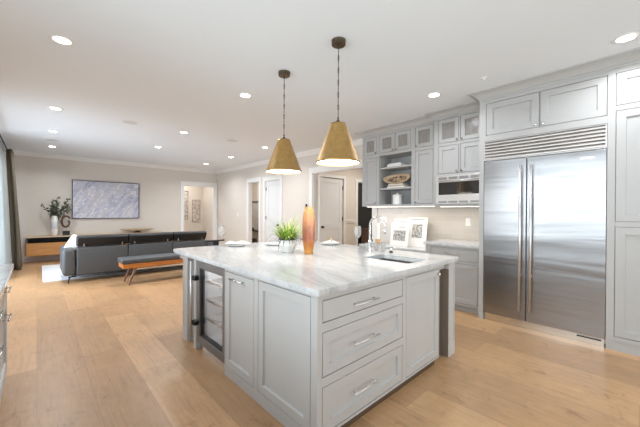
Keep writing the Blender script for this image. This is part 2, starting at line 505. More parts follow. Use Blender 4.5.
def bar_handle(f, a0, a1, z0, z1, proj=0.032, r=0.005):
    """bar pull: horizontal (z0==z1) or vertical (a0==a1)"""
    mb = MB()
    mb.tube([f(a0, -proj, z0), f(a1, -proj, z1)], r, 10)
    for s in (0.12, 0.88):
        a = a0 + (a1 - a0) * s; z = z0 + (z1 - z0) * s
        mb.tube([f(a, -proj, z), f(a, 0.0, z)], r * 0.85, 8)
    return mb
def knob_mb(f, a, z):
    mb = MB()
    mb.tube([f(a, 0, z), f(a, -0.012, z), f(a, -0.014, z), f(a, -0.024, z), f(a, -0.027, z)], 0.01, 12, radii=[0.006, 0.005, 0.012, 0.014, 0.009])
    return mb
def face_frame(mb, f, a0, a1, z0, z1, openings, t=0.02):
    """flat frame with rectangular holes for inset fronts; built from strips over the grid of opening edges"""
    As = sorted({a0, a1, *[v for o in openings for v in o[:2]]}); Zs = sorted({z0, z1, *[v for o in openings for v in o[2:]]})
    for i in range(len(Zs) - 1):
        zc = (Zs[i] + Zs[i + 1]) / 2; run = None
        for j in range(len(As) - 1):
            ac = (As[j] + As[j + 1]) / 2
            hole = any(o[0] < ac < o[1] and o[2] < zc < o[3] for o in openings)
            if not hole:
                if run is None: run = As[j]
            if (hole or j == len(As) - 2) and run is not None:
                end = As[j] if hole else As[j + 1]
                fbox(mb, f, run, end, 0, t, Zs[i], Zs[i + 1]); run = None
G = 0.005

# ------------------------------------------------------------ room shell
mb = MB(); mb.box(XL - 0.12, 8.2, YF - 0.12, 13.2, -0.06, 0)
struct('floor', mb, 'oak_floor')
mb = MB(); mb.box(XL - 0.12, 8.2, YF - 0.12, 13.2, H, H + 0.1)
struct('ceiling', mb, 'ceiling_paint')

def wall_with_holes(name, f, a0, a1, holes, t=0.12, mat='wall_paint', z1=H):
    mb = MB(); face_frame(mb, f, a0, a1, 0, z1, holes, t)
    bmesh.ops.remove_doubles(mb.bm, verts=mb.bm.verts, dist=1e-5)
    return struct(name, mb, mat)
BD = (3.73, 4.82, 0, 2.27)      # doorway in the far wall
wall_with_holes('wall_back', fy(YB), XL - 0.12, XW + 0.12, [BD])
D1 = (7.99, 8.63, 0, 2.28); D2 = (6.90, 7.66, 0, 2.26); OP = (3.72, 5.54, 0, 2.30)
wall_with_holes('wall_right', fx(XW), YF, YB, [D1, D2, OP])
WS = (5.8, 9.4, 0.02, 2.42); WK = (-2.1, 2.7, 1.0, 2.45)  # WK is an added opening out of view, sized for fill
wall_with_holes('wall_left', fxp(XL), YF, YB, [WS, WK])
WR = (1.2, 4.0, 0.12, 2.45)  # opening added behind the camera to even out the light
wall_with_holes('wall_front', lambda a, d, z: (a, YF - d, z), XL - 0.12, XW + 0.12, [WR])

def casing(name, f, a0, a1, z1, w=0.10, jamb=0.12, t=0.022):
    """door casing on the room side plus jamb lining"""
    mb = MB()
    for (s0, s1) in ((a0 - w, a0), (a1, a1 + w)):
        fbox(mb, f, s0, s1, -t, 0, 0, z1)
        fbox(mb, f, s0 - (0.012 if s0 < a0 else -w + 0.012) + (0.012 if s0 < a0 else -0.012), s1, -t, 0, 0, z1) if False else None
    fbox(mb, f, a0 - w, a1 + w, -t, 0, z1, z1 + w)
    fbox(mb, f, a0 - w - 0.012, a1 + w + 0.012, -t - 0.012, 0, z1 + w, z1 + w + 0.022)
    fbox(mb, f, a0 - w + 0.075, a0 - w + 0.082, -t - 0.004, -t, 0, z1 + 0.02)
    fbox(mb, f, a0, a0 + 0.018, 0, jamb, 0, z1)
    fbox(mb, f, a1 - 0.018, a1, 0, jamb, 0, z1)
    fbox(mb, f, a0, a1, 0, jamb, z1 - 0.018, z1)
    return struct(name, mb, 'trim_paint', bevel=0.003)
casing('trim_1', fy(YB), BD[0], BD[1], BD[3], 0.11)
casing('trim_2', fx(XW), D1[0], D1[1], D1[3], 0.10)
casing('trim_3', fx(XW), D2[0], D2[1], D2[3], 0.095)
casing('trim_4', fx(XW), OP[0], OP[1], OP[3], 0.12)

# crown where wall meets ceiling
crown_p = [(0, H - 0.10), (0.012, H - 0.10), (0.022, H - 0.075), (0.055, H - 0.035), (0.075, H - 0.022), (0.085, H), (0, H)]
mb = MB(); mb.sweep([(XW, 3.68), (XW, YB), (XL, YB), (XL, YF)], crown_p)
struct('trim_5', mb, 'trim_paint')
base_p = [(0, 0), (0.016, 0), (0.016, 0.115), (0.008, 0.135), (0, 0.14)]
def baseboard(name, path):
    mb = MB(); mb.sweep(path, base_p); struct(name, mb, 'trim_paint')
baseboard('baseboard_back', [(BD[0] - 0.12, YB), (XL, YB)])
mb = MB()
mb.sweep([(XW, OP[1] + 0.13), (XW, D2[0] - 0.10)], base_p); mb.sweep([(XW, D1[1] + 0.11), (XW, YB)], base_p)
struct('baseboard_right', mb, 'trim_paint')
mb = MB(); mb.sweep([(XL, 5.6), (XL, 3.6)], base_p); mb.sweep([(XL, YB), (XL, 9.6)], base_p)
struct('baseboard_left', mb, 'trim_paint')

# windows (left wall slider, plus unseen kitchen and rear windows added for fill)
def window(name, f, a0, a1, z0, z1, n):
    mb = MB()
    w = 0.05
    fbox(mb, f, a0, a1, 0.02, 0.09, z0, z0 + w); fbox(mb, f, a0, a1, 0.02, 0.09, z1 - w, z1)
    for k in range(n + 1):
        a = a0 + (a1 - a0 - w) * k / n
        fbox(mb, f, a, a + w, 0.02, 0.09, z0 + w, z1 - w)
    fr = struct(name, mb, 'trim_paint')
    g = MB(); fbox(g, f, a0 + w, a1 - w, 0.05, 0.056, z0 + w, z1 - w)
    obj('window_pane', g, 'window_glass', fr)
    c = MB()
    for (s0, s1, q0, q1) in ((a0 - 0.09, a0, max(0, z0 - 0.09), z1 + 0.09), (a1, a1 + 0.09, max(0, z0 - 0.09), z1 + 0.09), (a0, a1, z1, z1 + 0.09)):
        fbox(c, f, s0, s1, -0.02, 0, q0, q1)
    if z0 > 0.2: fbox(c, f, a0, a1, -0.03, 0, z0 - 0.09, z0)
    obj('window_casing', c, 'trim_paint', fr)
window('window_1', fxp(XL), *WS, 2)
window('fill_window_2', fxp(XL), *WK, 3)
window('fill_window_3', lambda a, d, z: (a, YF - d, z), *WR, 3)

# hall beyond the far doorway
mb = MB()
mb.box(2.6, 6.2, 12.4, 12.5, 0, H); struct('wall_hall', mb, 'hall_paint')
mb = MB(); mb.box(5.0, 5.1, YB + 0.12, 12.4, 0, H); struct('wall_hall_side', mb, 'hall_paint')
mb = MB(); mb.box(2.6, 2.7, YB + 0.12, 12.4, 0, H); struct('wall_hall_end', mb, 'hall_paint')
# small bath beyond the right-hand doorway
mb = MB(); mb.box(6.2, 6.3, 7.0, 10.93, 0, H); struct('wall_bath', mb, 'hall_paint')
mb = MB(); mb.box(XW + 0.12, 6.2, 7.25, 7.35, 0, H); struct('wall_bath_near', mb, 'hall_paint')
mb = MB(); mb.box(XW + 0.12, 6.2, 10.85, 10.93, 0, H); struct('wall_bath_far', mb, 'hall_paint')
# vestibule beyond the wide cased opening
YV = 5.45
wall_with_holes('wall_vestibule', fy(YV), XW + 0.12, 7.6, [(5.10, 5.97, 0, 2.23), (6.55, 7.3, 0, 2.19)], 0.1)
mb = MB(); mb.box(7.6, 7.7, 2.9, 6.6, 0, H); struct('wall_vestibule_side', mb, 'wall_paint')
mb = MB(); mb.box(XW + 0.12, 7.6, 2.9, 3.0, 0, H); struct('wall_vestibule_near', mb, 'wall_paint')
mb = MB(); mb.box(6.3, 7.6, 6.5, 6.6, 0, H); struct('wall_vestibule_back', mb, 'wall_paint')
mb = MB()
f = fy(YV)
for (a0, a1) in ((5.072, 5.10), (5.97, 6.05)): fbox(mb, f, a0, a1, -0.02, 0, 0, 2.23)
fbox(mb, f, 5.072, 6.05, -0.02, 0, 2.23, 2.31)
struct('trim_6', mb, 'trim_paint', bevel=0.002)
mb = MB()
for (a0, a1) in ((6.45, 6.55), (7.3, 7.4)): fbox(mb, f, a0, a1, -0.02, 0, 0, 2.19)
fbox(mb, f, 6.45, 7.4, -0.02, 0, 2.19, 2.28)
struct('trim_7', mb, 'trim_paint', bevel=0.002)
mb = MB(); fbox(mb, f, 6.05, 6.45, -0.03, 0, 1.10, 1.15); fbox(mb, f, 6.05, 6.45, -0.018, 0, 1.06, 1.10)
struct('trim_8', mb, 'trim_paint')

def panel_door(name, f, a0, a1, z1, hinge, knob_side, mat='door_paint'):
    """two-panel leaf with arched-brace look, hinges and a black knob"""
    mb = MB()
    t = 0.04; z0 = 0.01
    fw = 0.115; mid0, mid1 = 0.92, 1.06
    fbox(mb, f, a0, a0 + fw, 0, t, z0, z1); fbox(mb, f, a1 - fw, a1, 0, t, z0, z1)
    fbox(mb, f, a0 + fw, a1 - fw, 0, t, z0, 0.24); fbox(mb, f, a0 + fw, a1 - fw, 0, t, mid0, mid1); fbox(mb, f, a0 + fw, a1 - fw, 0, t, z1 - fw, z1)
    fbox(mb, f, a0 + fw, a1 - fw, 0.012, t - 0.01, 0.24, mid0); fbox(mb, f, a0 + fw, a1 - fw, 0.012, t - 0.01, mid1, z1 - fw)
    d = struct(name, mb, mat, bevel=0.002)
    h = MB(); a = a0 if hinge == 'low' else a1
    for z in (0.28, 1.17, z1 - 0.22):
        h.tube([f(a, -0.006, z - 0.05), f(a, -0.006, z + 0.05)], 0.013, 8)
    obj('hinge', h, 'black_metal', d)
    if knob_side:
        k = MB(); a = a0 + 0.075 if knob_side == 'low' else a1 - 0.075
        k.tube([f(a, 0, 0.97), f(a, -0.006, 0.97), f(a, -0.008, 0.97), f(a, -0.035, 0.97), f(a, -0.045, 0.97), f(a, -0.065, 0.97), f(a, -0.07, 0.97)], 0.02, 14, radii=[0.03, 0.03, 0.012, 0.012, 0.027, 0.027, 0.015])
        obj('door_knob', k, 'black_metal', d, smooth=False)
    return d
panel_door('door_1', fx(XW + 0.02), D2[0] + 0.02, D2[1] - 0.02, 2.24, 'high', 'low')
panel_door('door_2', fy(YV + 0.015), 5.12, 5.95, 2.21, 'high', 'low')
# backsplash tile on the kitchen wall
mb = MB(); mb.box(XW - 0.012, XW, 1.43, 3.58, 0.70, 1.50)
struct('wall_backsplash', mb, 'backsplash_tile')
# dark door leaf seen in the vestibule's second doorway
mb = MB()
fbox(mb, fy(YV + 0.03), 6.565, 7.285, 0, 0.04, 0.01, 2.17)
fbox(mb, fy(YV + 0.024), 6.62, 7.23, 0, 0.01, 1.12, 2.05); fbox(mb, fy(YV + 0.024), 6.62, 7.23, 0, 0.01, 0.2, 0.95)
struct('door_3', mb, 'black', bevel=0.003)

# ------------------------------------------------------------ island
isl = thing('kitchen_island', 'large grey panelled kitchen island with three drawers and seating overhangs', 'island', (1.9, 2.4, 0))
IX0, IY0, IX1, IY1, IT = 1.13, 1.22, 2.60, 3.02, 0.88
fL, fR = fx(IX0), fy(IY0)
mb = MB()
mb.box(IX0 + 0.021, IX1 - 0.02, IY0 + 0.021, 1.30, 0.062, IT)             # front slab of the carcass
mb.box(IX0 + 0.021, 2.20, 1.30, 2.345, 0.062, IT)
mb.box(2.20, IX1, 1.80, 2.345, 0.062, IT)
mb.box(2.20, IX1, 1.30, 1.80, 0.062, 0.60)
mb.box(1.74, IX1, 2.345, IY1, 0.062, IT)
mb.box(2.58, IX1, IY0 + 0.021, 1.80, 0.062, IT)
# face frames
FL_open = [(1.275, 1.835, 0.082, 0.862), (1.888, 2.335, 0.078, 0.855), (2.348, 2.96, 0.0, IT)]
face_frame(mb, fL, IY0, 2.96, 0.062, IT, FL_open, 0.021)
FR_open = [(1.168, 2.00, 0.715, 0.845), (1.168, 2.00, 0.405, 0.662), (1.168, 2.00, 0.080, 0.352), (2.05, 2.592, 0.076, 0.850)]
face_frame(mb, fR, IX0 + 0.021, IX1, 0.062, IT, FR_open, 0.021)
mb.box(IX0, 1.74, 2.96, 3.02, 0.0, IT)
obj('body', mb, 'island_paint', isl)
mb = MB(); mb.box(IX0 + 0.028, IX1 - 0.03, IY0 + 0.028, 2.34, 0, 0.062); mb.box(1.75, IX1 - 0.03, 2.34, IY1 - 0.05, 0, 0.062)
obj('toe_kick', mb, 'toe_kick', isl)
def P(o): return (o[0] + G, o[1] - G, o[2] + G, o[3] - G)
for k, o in enumerate(FR_open[:3]):
    if k == 0: d = obj('drawer', slab_front(fR, *P(o)), 'island_paint', isl, bevel=0.0015)
    else: d = obj('drawer', shaker(fR, *P(o)), 'island_paint', isl)
    zc = (0.772, 0.532, 0.225)[k]
    obj('handle', bar_handle(fR, 1.415, 1.665, zc, zc), 'handle_steel', d, smooth=True)
d = obj('door', shaker(fR, *P(FR_open[3])), 'island_paint', isl)
obj('knob', knob_mb(fR, 2.565, 0.805), 'chrome', d, smooth=True)
d = obj('door', shaker(fL, *P(FL_open[1])), 'island_paint', isl)
obj('handle', bar_handle(fL, 2.02, 2.22, 0.812, 0.812, 0.028, 0.0055), 'chrome', d, smooth=True)
obj('end_panel', shaker(fL, *P(FL_open[0])), 'island_paint', isl)
# recessed filler panels beside the posts
for b_ in ((IX1, 2.78, 1.32, 1.34), (1.20, 1.22, 3.02, 3.22)):
    mb = MB(); mb.box(*b_, 0.0, IT); obj('filler_panel', mb, 'island_paint', isl)
mb = MB(); mb.box(2.60, 2.94, 1.26, 1.30, 0.82, IT); mb.box(2.86, 2.90, 1.30, 3.44, 0.82, IT); mb.box(1.17, 2.86, 3.50, 3.54, 0.82, IT); mb.box(1.17, 1.21, 3.22, 3.50, 0.82, IT)
obj('apron', mb, 'island_paint', isl)
def post(x0, y0, sx=0.13, sy=0.13):
    mb = MB(); x1, y1 = x0 + sx, y0 + sy
    mb.box(x0 - 0.006, x1 + 0.006, y0 - 0.006, y1 + 0.006, 0, 0.13)
    mb.box(x0, x1, y0, y1, 0.13, IT - 0.03)
    mb.box(x0 - 0.004, x1 + 0.004, y0 - 0.004, y1 + 0.004, IT - 0.05, IT)
    # raised edging that leaves a fluted field on each face
    for (a, b) in ((x0, x0 + 0.022), (x1 - 0.022, x1)):
        mb.box(a, b, y0 - 0.005, y0, 0.13, IT - 0.05); mb.box(a, b, y1, y1 + 0.005, 0.13, IT - 0.05)
    for (a, b) in ((y0, y0 + 0.022), (y1 - 0.022, y1)):
        mb.box(x0 - 0.005, x0, a, b, 0.13, IT - 0.05); mb.box(x1, x1 + 0.005, a, b, 0.13, IT - 0.05)
    obj('leg', mb, 'island_paint', isl, bevel=0.0015)
mb = MB(); mb.box(2.771, 2.773, 1.214, 1.352, 0.004, 0.82); st_ = obj('shade_strip', mb, 'post_shade_brown', isl); st_['label'] = 'brown strip standing in for shade on the post side'  # thin brown strip added to darken the post's shaded side
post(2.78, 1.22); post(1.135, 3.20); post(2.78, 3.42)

# worktop with eased double edge and sink cut-out
def rrect(x0, x1, y0, y1, r, n=6, rs=None):
    pts = []
    rs = rs or (r, r, r, r)
    for (cx, cy, a0, rr) in ((x0, y0, PI, rs[0]), (x1, y0, 1.5 * PI, rs[1]), (x1, y1, 0, rs[2]), (x0, y1, 0.5 * PI, rs[3])):
        ccx = cx + rr if cx == x0 else cx - rr; ccy = cy + rr if cy == y0 else cy - rr
        for k in range(n + 1):
            a = a0 + (PI / 2) * k / n
            pts.append((ccx + rr * math.cos(a), ccy + rr * math.sin(a)))
    return pts
SK = (2.235, 2.565, 1.315, 1.785)
hole = rrect(*SK, 0.02, 4)
mb = MB(); mb.prism(rrect(1.098, 2.955, 1.185, 3.625, 0.03, rs=(0.012, 0.05, 0.10, 0.10)), 0.896, 0.92, [hole])
wt = tag(obj('marble_worktop', mb, 'marble', bevel=0.006, segs=3, angle=50), 'white marble worktop with soft grey veins covering the island', 'countertop')
mb = MB(); mb.prism(rrect(1.106, 2.947, 1.193, 3.617, 0.03, rs=(0.012, 0.05, 0.10, 0.10)), 0.88, 0.896, [hole])
obj('lower_edge', mb, 'marble', wt, bevel=0.004, angle=50)
# undermount sink
sk = thing('undermount_sink', 'small undermount steel sink sunk in the island worktop', 'sink', ((SK[0] + SK[1]) / 2, (SK[2] + SK[3]) / 2, 0.66))
mb = MB(); x0, x1, y0, y1 = SK; e = 0.006
mb.box(x0 - e, x1 + e, y0 - e, y1 + e, 0.660, 0.668)
for b in ((x0 - e, x0, y0 - e, y1 + e), (x1, x1 + e, y0 - e, y1 + e), (x0, x1, y0 - e, y0), (x0, x1, y1, y1 + e)): mb.box(*b, 0.668, 0.879)
obj('basin', mb, 'steel_sink', sk)
mb = MB(); mb.lathe([(0, 0.006), (0.03, 0.006), (0.042, 0.003), (0.045, 0)], (2.4, 1.55, 0.668), 20)
obj('drain', mb, 'chrome', sk, smooth=True)
# faucet
fc = thing('bar_faucet', 'chrome gooseneck bar faucet standing beside the island sink', 'faucet', (2.55, 1.95, 0.92))
mb = MB(); mb.lathe([(0, 0), (0.028, 0), (0.028, 0.008), (0.020, 0.016), (0.017, 0.03), (0.016, 0.10), (0.019, 0.105), (0.019, 0.125), (0.013, 0.135), (0, 0.135)], (2.55, 1.95, 0.92), 20)
obj('base', mb, 'chrome', fc, smooth=True)
mb = MB(); pts = [(2.55, 1.95, 1.05), (2.55, 1.95, 1.14), (2.55, 1.95, 1.20)]
for k in range(1, 12):
    a = PI - PI * 0.93 * k / 11
    pts.append((2.55, 1.858 + 0.092 * -math.cos(a) if False else 1.858 - 0.092 * math.cos(a), 1.205 + 0.088 * math.sin(a)))
pts = [(p[0], p[1], p[2]) for p in pts]
# arc runs from the riser (y=1.95) over to the spout tip (y=1.766)
arc = [(2.55, 1.858 + 0.092 * math.cos(PI * 0.96 * k / 12), 1.205 + 0.088 * math.sin(PI * 0.96 * k / 12)) for k in range(13)]
pts = [(2.55, 1.95, 1.05), (2.55, 1.95, 1.13)] + arc + [(2.55, 1.765, 1.17)]
mb.tube(pts, 0.011, 12)
mb.tube([(2.55, 1.765, 1.175), (2.55, 1.763, 1.125)], 0.0145, 12)
obj('spout', mb, 'chrome', fc, smooth=True)
mb = MB(); mb.tube([(2.55, 1.95, 1.035), (2.60, 1.955, 1.04)], 0.010, 10); mb.tube([(2.597, 1.955, 1.035), (2.612, 1.96, 1.10)], 0.005, 8)
obj('lever', mb, 'chrome', fc, smooth=True)

# wine cooler
wc = thing('wine_cooler', 'stainless under-counter drinks cooler with glass door in the island', 'wine cooler', (1.40, 2.655, 0))
Y0, Y1 = 2.352, 2.955
mb = MB()
mb.box(1.19, 1.72, Y0, Y0 + 0.03, 0.06, 0.87); mb.box(1.19, 1.72, Y1 - 0.03, Y1, 0.06, 0.87)
mb.box(1.70, 1.72, Y0 + 0.03, Y1 - 0.03, 0.06, 0.87); mb.box(1.19, 1.70, Y0 + 0.03, Y1 - 0.03, 0.06, 0.10); mb.box(1.19, 1.70, Y0 + 0.03, Y1 - 0.03, 0.83, 0.87)
obj('cabinet', mb, 'cooler_inside', wc)
mb = MB(); mb.box(1.165, 1.30, Y0, Y1, 0, 0.058); obj('kick_plate', mb, 'bright_steel', wc)
mb = MB(); f = fx(1.135)
O = (Y0, Y1, 0.075, 0.868); I = (Y0 + 0.05, Y1 - 0.062, 0.150, 0.80)
face_frame(mb, f, *O, [I], 0.045)
wd = obj('door', mb, 'cooler_frame', wc, bevel=0.002)
mb = MB(); J = (I[0] + 0.004, I[1] - 0.028, I[2] + 0.018, I[3] - 0.006); face_frame(mb, fx(1.141), *I, [J], 0.035); obj('gasket', mb, 'black', wd)
mb = MB(); fbox(mb, fx(1.15), J[0], J[1], 0, 0.008, J[2], J[3]); obj('glass', mb, 'cooler_glass', wd)
mb = MB()
mb.tube([(1.082, Y1 + 0.012, 0.10), (1.082, Y1 + 0.012, 0.86)], 0.010, 12)
obj('handle', mb, 'handle_steel', wd, smooth=True)
for z in (0.27, 0.70):
    mb = MB(); mb.box(1.094, 1.137, Y1 - 0.045, Y1 + 0.016, z - 0.02, z + 0.02); obj('handle_bracket', mb, 'black_metal', wd)
for z in (0.30, 0.48, 0.66):
    mb = MB()
    for k in range(9):
        y = Y0 + 0.04 + (Y1 - Y0 - 0.08) * k / 8; mb.tube([(1.22, y, z), (1.68, y, z)], 0.003, 6)
    mb.box(1.205, 1.222, Y0 + 0.034, Y1 - 0.034, z - 0.012, z + 0.012)
    obj('shelf', mb, 'bright_steel', wc)
area('cooler_light', (-0.1, 0, 0.82), (0, 0, 0), 0.05, 0.45, 1.0, (0.95, 0.98, 1.0), wc)
mb = MB(); mb.box(1.208, 1.212, 2.44, 2.56, 0.125, 0.150); obj('control_label', mb, 'black', wc)

# ------------------------------------------------------------ kitchen wall run
def cab(name, label, loc, group=None): return thing(name, label, 'cabinet', loc, group)
FXF = 4.116
f = fx(FXF)
# refrigerator
fr = thing('refrigerator', 'wide built-in stainless steel refrigerator and freezer with louvred grille', 'refrigerator', (4.5, 0.8, 0))
FA, FB = 0.238, 1.364
mb = MB(); mb.box(FXF + 0.055, 4.93, FA, FB, 0.03, 2.235); obj('body', mb, 'grille_steel', fr)
mb = MB(); mb.box(FXF + 0.03, FXF + 0.05, FA + 0.01, FB - 0.01, 0.0, 0.085); kp = obj('kick_plate', mb, 'bright_steel', fr)
mb = MB(); mb.box(FXF + 0.016, FXF + 0.03, FA + 0.03, FA + 0.22, 0.058, 0.070); obj('slot', mb, 'black', kp)
for (a0, a1, ha) in ((FA, 0.905, 0.858), (0.912, FB, 0.962)):
    mb = MB(); fbox(mb, f, a0, a1, 0, 0.05, 0.09, 1.985); d = obj('door', mb, 'brushed_steel', fr, bevel=0.005)
    mb = MB(); mb.tube([f(ha, -0.055, 0.21), f(ha, -0.055, 1.90)], 0.013, 12)
    for z in (0.62, 1.84, 0.27): mb.tube([f(ha, -0.055, z), f(ha, 0, z)], 0.009, 8)
    obj('handle', mb, 'handle_steel', d, smooth=True)
    if a0 == FA:
        mb = MB(); mb.box(FXF - 0.003, FXF, FA + 0.09, FA + 0.20, 1.905, 1.925); obj('badge', mb, 'nickel', d)
mb = MB(); face_frame(mb, f, FA, FB, 1.995, 2.235, [(FA + 0.012, FB - 0.012, 2.003, 2.228)], 0.05)
gr = obj('grille', mb, 'grille_steel', fr)
for k in range(6):
    z = 2.006 + k * 0.0372
    m2 = MB(); m2.extr([(FXF + 0.004, FA + 0.012, z), (FXF + 0.001, FA + 0.012, z + 0.004), (FXF + 0.001, FA + 0.012, z + 0.016), (FXF + 0.020, FA + 0.012, z + 0.0355), (FXF + 0.032, FA + 0.012, z + 0.0355), (FXF + 0.022, FA + 0.012, z)], (0, FB - FA - 0.024, 0))
    obj('louvre', m2, 'grille_steel', gr)
mb = MB(); fbox(mb, f, FA + 0.012, FB - 0.012, 0.04, 0.05, 2.003, 2.228); obj('grille_back', mb, 'black_metal', gr)
# cabinet over the refrigerator
c = cab('fridge_top_cabinet', 'grey two-door cabinet built in above the steel refrigerator', (4.5, 0.8, 2.25))
op = [(0.237, 0.787, 2.312, 2.712), (0.793, 1.345, 2.312, 2.712)]
mb = MB(); face_frame(mb, f, 0.2355, 1.42, 2.24, 2.80, [(0.2365, 1.345, 2.312, 2.712)], 0.021); mb.box(FXF + 0.021, 4.93, 0.2355, 1.42, 2.24, 2.80)
obj('body', mb, 'cabinet_paint', c)
for k, o in enumerate(op):
    d = obj('door', shaker(f, o[0] + G, o[1] - G, o[2] + G, o[3] - G, fw=0.068), 'cabinet_paint', c)
    obj('knob', knob_mb(f, (0.755, 0.825)[k], 2.345), 'chrome', d, smooth=True)
# side panel left of refrigerator
mb = MB(); mb.box(FXF, 4.93, 1.366, 1.42, 0, 2.24)
tag(obj('fridge_side_panel', mb, 'cabinet_paint'), 'tall narrow grey side panel between refrigerator and microwave cabinet', 'panel')
# pantry
pc = cab('pantry_cabinet', 'tall grey pantry cabinet with stacked doors beside the refrigerator', (4.5, -0.3, 0))
mb = MB(); mb.box(FXF + 0.021, 4.93, -0.92, 0.20, 0.10, 2.80)
ops = []
for (a0, a1) in ((-0.345, 0.178), (-0.88, -0.365)):
    for (z0, z1) in ((0.14, 1.215), (1.262, 2.345), (2.392, 2.712)): ops.append((a0, a1, z0, z1))
face_frame(mb, f, -0.92, 0.235, 0.10, 2.80, ops, 0.021)
mb.box(FXF, FXF + 0.021, 0.17, 0.235, 0.1, 2.24) if False else None
obj('body', mb, 'cabinet_paint', pc)
mb = MB(); mb.box(FXF + 0.012, 4.9, -0.92, 0.235, 0, 0.10); obj('plinth', mb, 'cabinet_paint', pc)
for k, o in enumerate(ops):
    d = obj('door', shaker(f, *P(o), fw=0.068), 'cabinet_paint', pc)
    zz = {0: 0.95, 1: 1.40, 2: 2.43}[k % 3]
    a = o[0] + 0.04 if k < 3 else o[1] - 0.04
    obj('knob', knob_mb(f, a, zz), 'chrome', d, smooth=True)

# microwave cabinet
mc = cab('microwave_cabinet', 'grey wall cabinet with glass upper doors holding the microwave', (4.6, 1.8, 1.44))
MX = 4.45; f = fx(MX)
opg = [(1.495, 1.795, 2.385, 2.745), (1.815, 2.125, 2.385, 2.745)]
opd = [(1.495, 1.795, 1.925, 2.345), (1.815, 2.125, 1.925, 2.345)]
opm = (1.446, 2.135, 1.478, 1.888)
mb = MB(); face_frame(mb, f, 1.42, 2.18, 1.445, 2.80, opg + opd + [opm], 0.021)
mb.box(MX + 0.021, 4.93, 1.42, 1.44, 1.445, 2.80); mb.box(MX + 0.021, 4.93, 2.16, 2.18, 1.445, 2.80)
mb.box(MX + 0.021, 4.93, 1.44, 2.16, 1.445, 1.465)
mb.box(4.91, 4.93, 1.44, 2.16, 1.465, 2.80); mb.box(MX + 0.021, 4.91, 1.44, 2.16, 2.78, 2.80)
mb.box(MX + 0.021, 4.91, 1.44, 2.16, 2.36, 2.375); mb.box(MX + 0.021, 4.91, 1.44, 2.16, 1.90, 1.915)
obj('body', mb, 'cabinet_paint', mc)
def glass_door(f, o, parent, kn):
    d = obj('glass_door', shaker(f, *P(o), fw=0.055, glass=True), 'cabinet_paint', parent)
    mb = MB(); fbox(mb, f, o[0] + 0.05, o[1] - 0.05, 0.011, 0.016, o[2] + 0.05, o[3] - 0.05); obj('glass', mb, 'seeded_glass', d)
    obj('knob', knob_mb(f, *kn), 'cooler_frame', d, smooth=True)
glass_door(f, opg[0], mc, (1.770, 2.415)); glass_door(f, opg[1], mc, (1.840, 2.415))
for k, o in enumerate(opd):
    d = obj('door', shaker(f, *P(o)), 'cabinet_paint', mc)
    obj('knob', knob_mb(f, (1.770, 1.840)[k], 1.955), 'cooler_frame', d, smooth=True)
# microwave
mw = thing('microwave', 'built-in stainless microwave with black glass window beside the refrigerator', 'microwave', (4.6, 1.81, 1.48))
mb = MB(); fbox(mb, f, 1.449, 2.132, 0.03, 0.40, 1.481, 1.885); obj('body', mb, 'black_metal', mw)
mb = MB(); win = (1.468, 2.10, 1.610, 1.795)
face_frame(mb, f, 1.444, 2.138, 1.474, 1.892, [win], 0.028)
for o_ in [mb]: pass
bmesh.ops.translate(mb.bm, verts=mb.bm.verts, vec=(-0.030, 0, 0))
tr = obj('trim_kit', mb, 'grille_steel', mw, bevel=0.002)
mb = MB(); fbox(mb, fx(MX - 0.026), win[0], win[1], 0, 0.02, win[2], win[3]); obj('window', mb, 'black_glass', mw)
for (z0, z1) in ((1.835, 1.872), (1.490, 1.520)):
    for k in range(4):
        a = 1.515 + k * 0.153
        m2 = MB()
        for q in range(3):
            zz = z0 + (z1 - z0) * q / 3; m2.box(MX - 0.0335, MX - 0.028, a, a + 0.125, zz, zz + (z1 - z0) / 3 - 0.003)
        obj('vent_slots', m2, 'cooler_frame', tr)
mb = MB(); mb.tube([(MX - 0.06, 1.51, 1.812), (MX - 0.06, 2.09, 1.812)], 0.006, 10); mb.tube([(MX - 0.06, 1.53, 1.812), (MX - 0.03, 1.53, 1.812)], 0.005, 8); mb.tube([(MX - 0.06, 2.07, 1.812), (MX - 0.03, 2.07, 1.812)], 0.005, 8)
obj('handle', mb, 'bright_steel', mw, smooth=True)

# upper wall cabinets on the left
UX = 4.54; f = fx(UX); ZB, ZT = 1.455, 2.80
def upper(name, label, a0, a1, hollow=False):
    c = cab(name, label, (4.7, (a0 + a1) / 2, ZB), 'grey wall cabinets left of the microwave')
    return c
def hollow_body(mb, a0, a1, t=0.018):
    mb.box(UX + 0.021, 4.93, a0, a0 + t, ZB, ZT); mb.box(UX + 0.021, 4.93, a1 - t, a1, ZB, ZT)
    mb.box(UX + 0.021, 4.93, a0 + t, a1 - t, ZB, ZB + t); mb.box(4.915, 4.93, a0 + t, a1 - t, ZB + t, ZT); mb.box(UX + 0.021, 4.915, a0 + t, a1 - t, ZT - t, ZT)
    mb.box(UX + 0.021, 4.915, a0 + t, a1 - t, 2.372, 2.390)
c = cab('wall_cabinet', 'narrow grey wall cabinet with one glass door, next to the cased opening', (4.7, 3.46, ZB))
o1, o2 = (3.325, 3.620, 2.405, 2.735), (3.325, 3.620, 1.485, 2.355)
mb = MB(); face_frame(mb, f, 3.285, 3.66, ZB, ZT, [o1, o2], 0.021); hollow_body(mb, 3.285, 3.66); obj('body', mb, 'cabinet_paint', c)
glass_door(f, o1, c, (3.350, 2.435)); d = obj('door', shaker(f, *P(o2)), 'cabinet_paint', c); obj('knob', knob_mb(f, 3.350, 1.515), 'cooler_frame', d, smooth=True)
c = cab('open_shelf_cabinet', 'grey wall cabinet with open shelves below two small glass doors', (4.7, 2.94, ZB))
og = [(2.64, 2.935, 2.415, 2.735), (2.955, 3.265, 2.415, 2.735)]; oo = (2.625, 3.275, 1.485, 2.365)
mb = MB(); face_frame(mb, f, 2.600, 3.285, ZB, ZT, og + [oo], 0.021)
a0, a1, t = 2.600, 3.285, 0.022
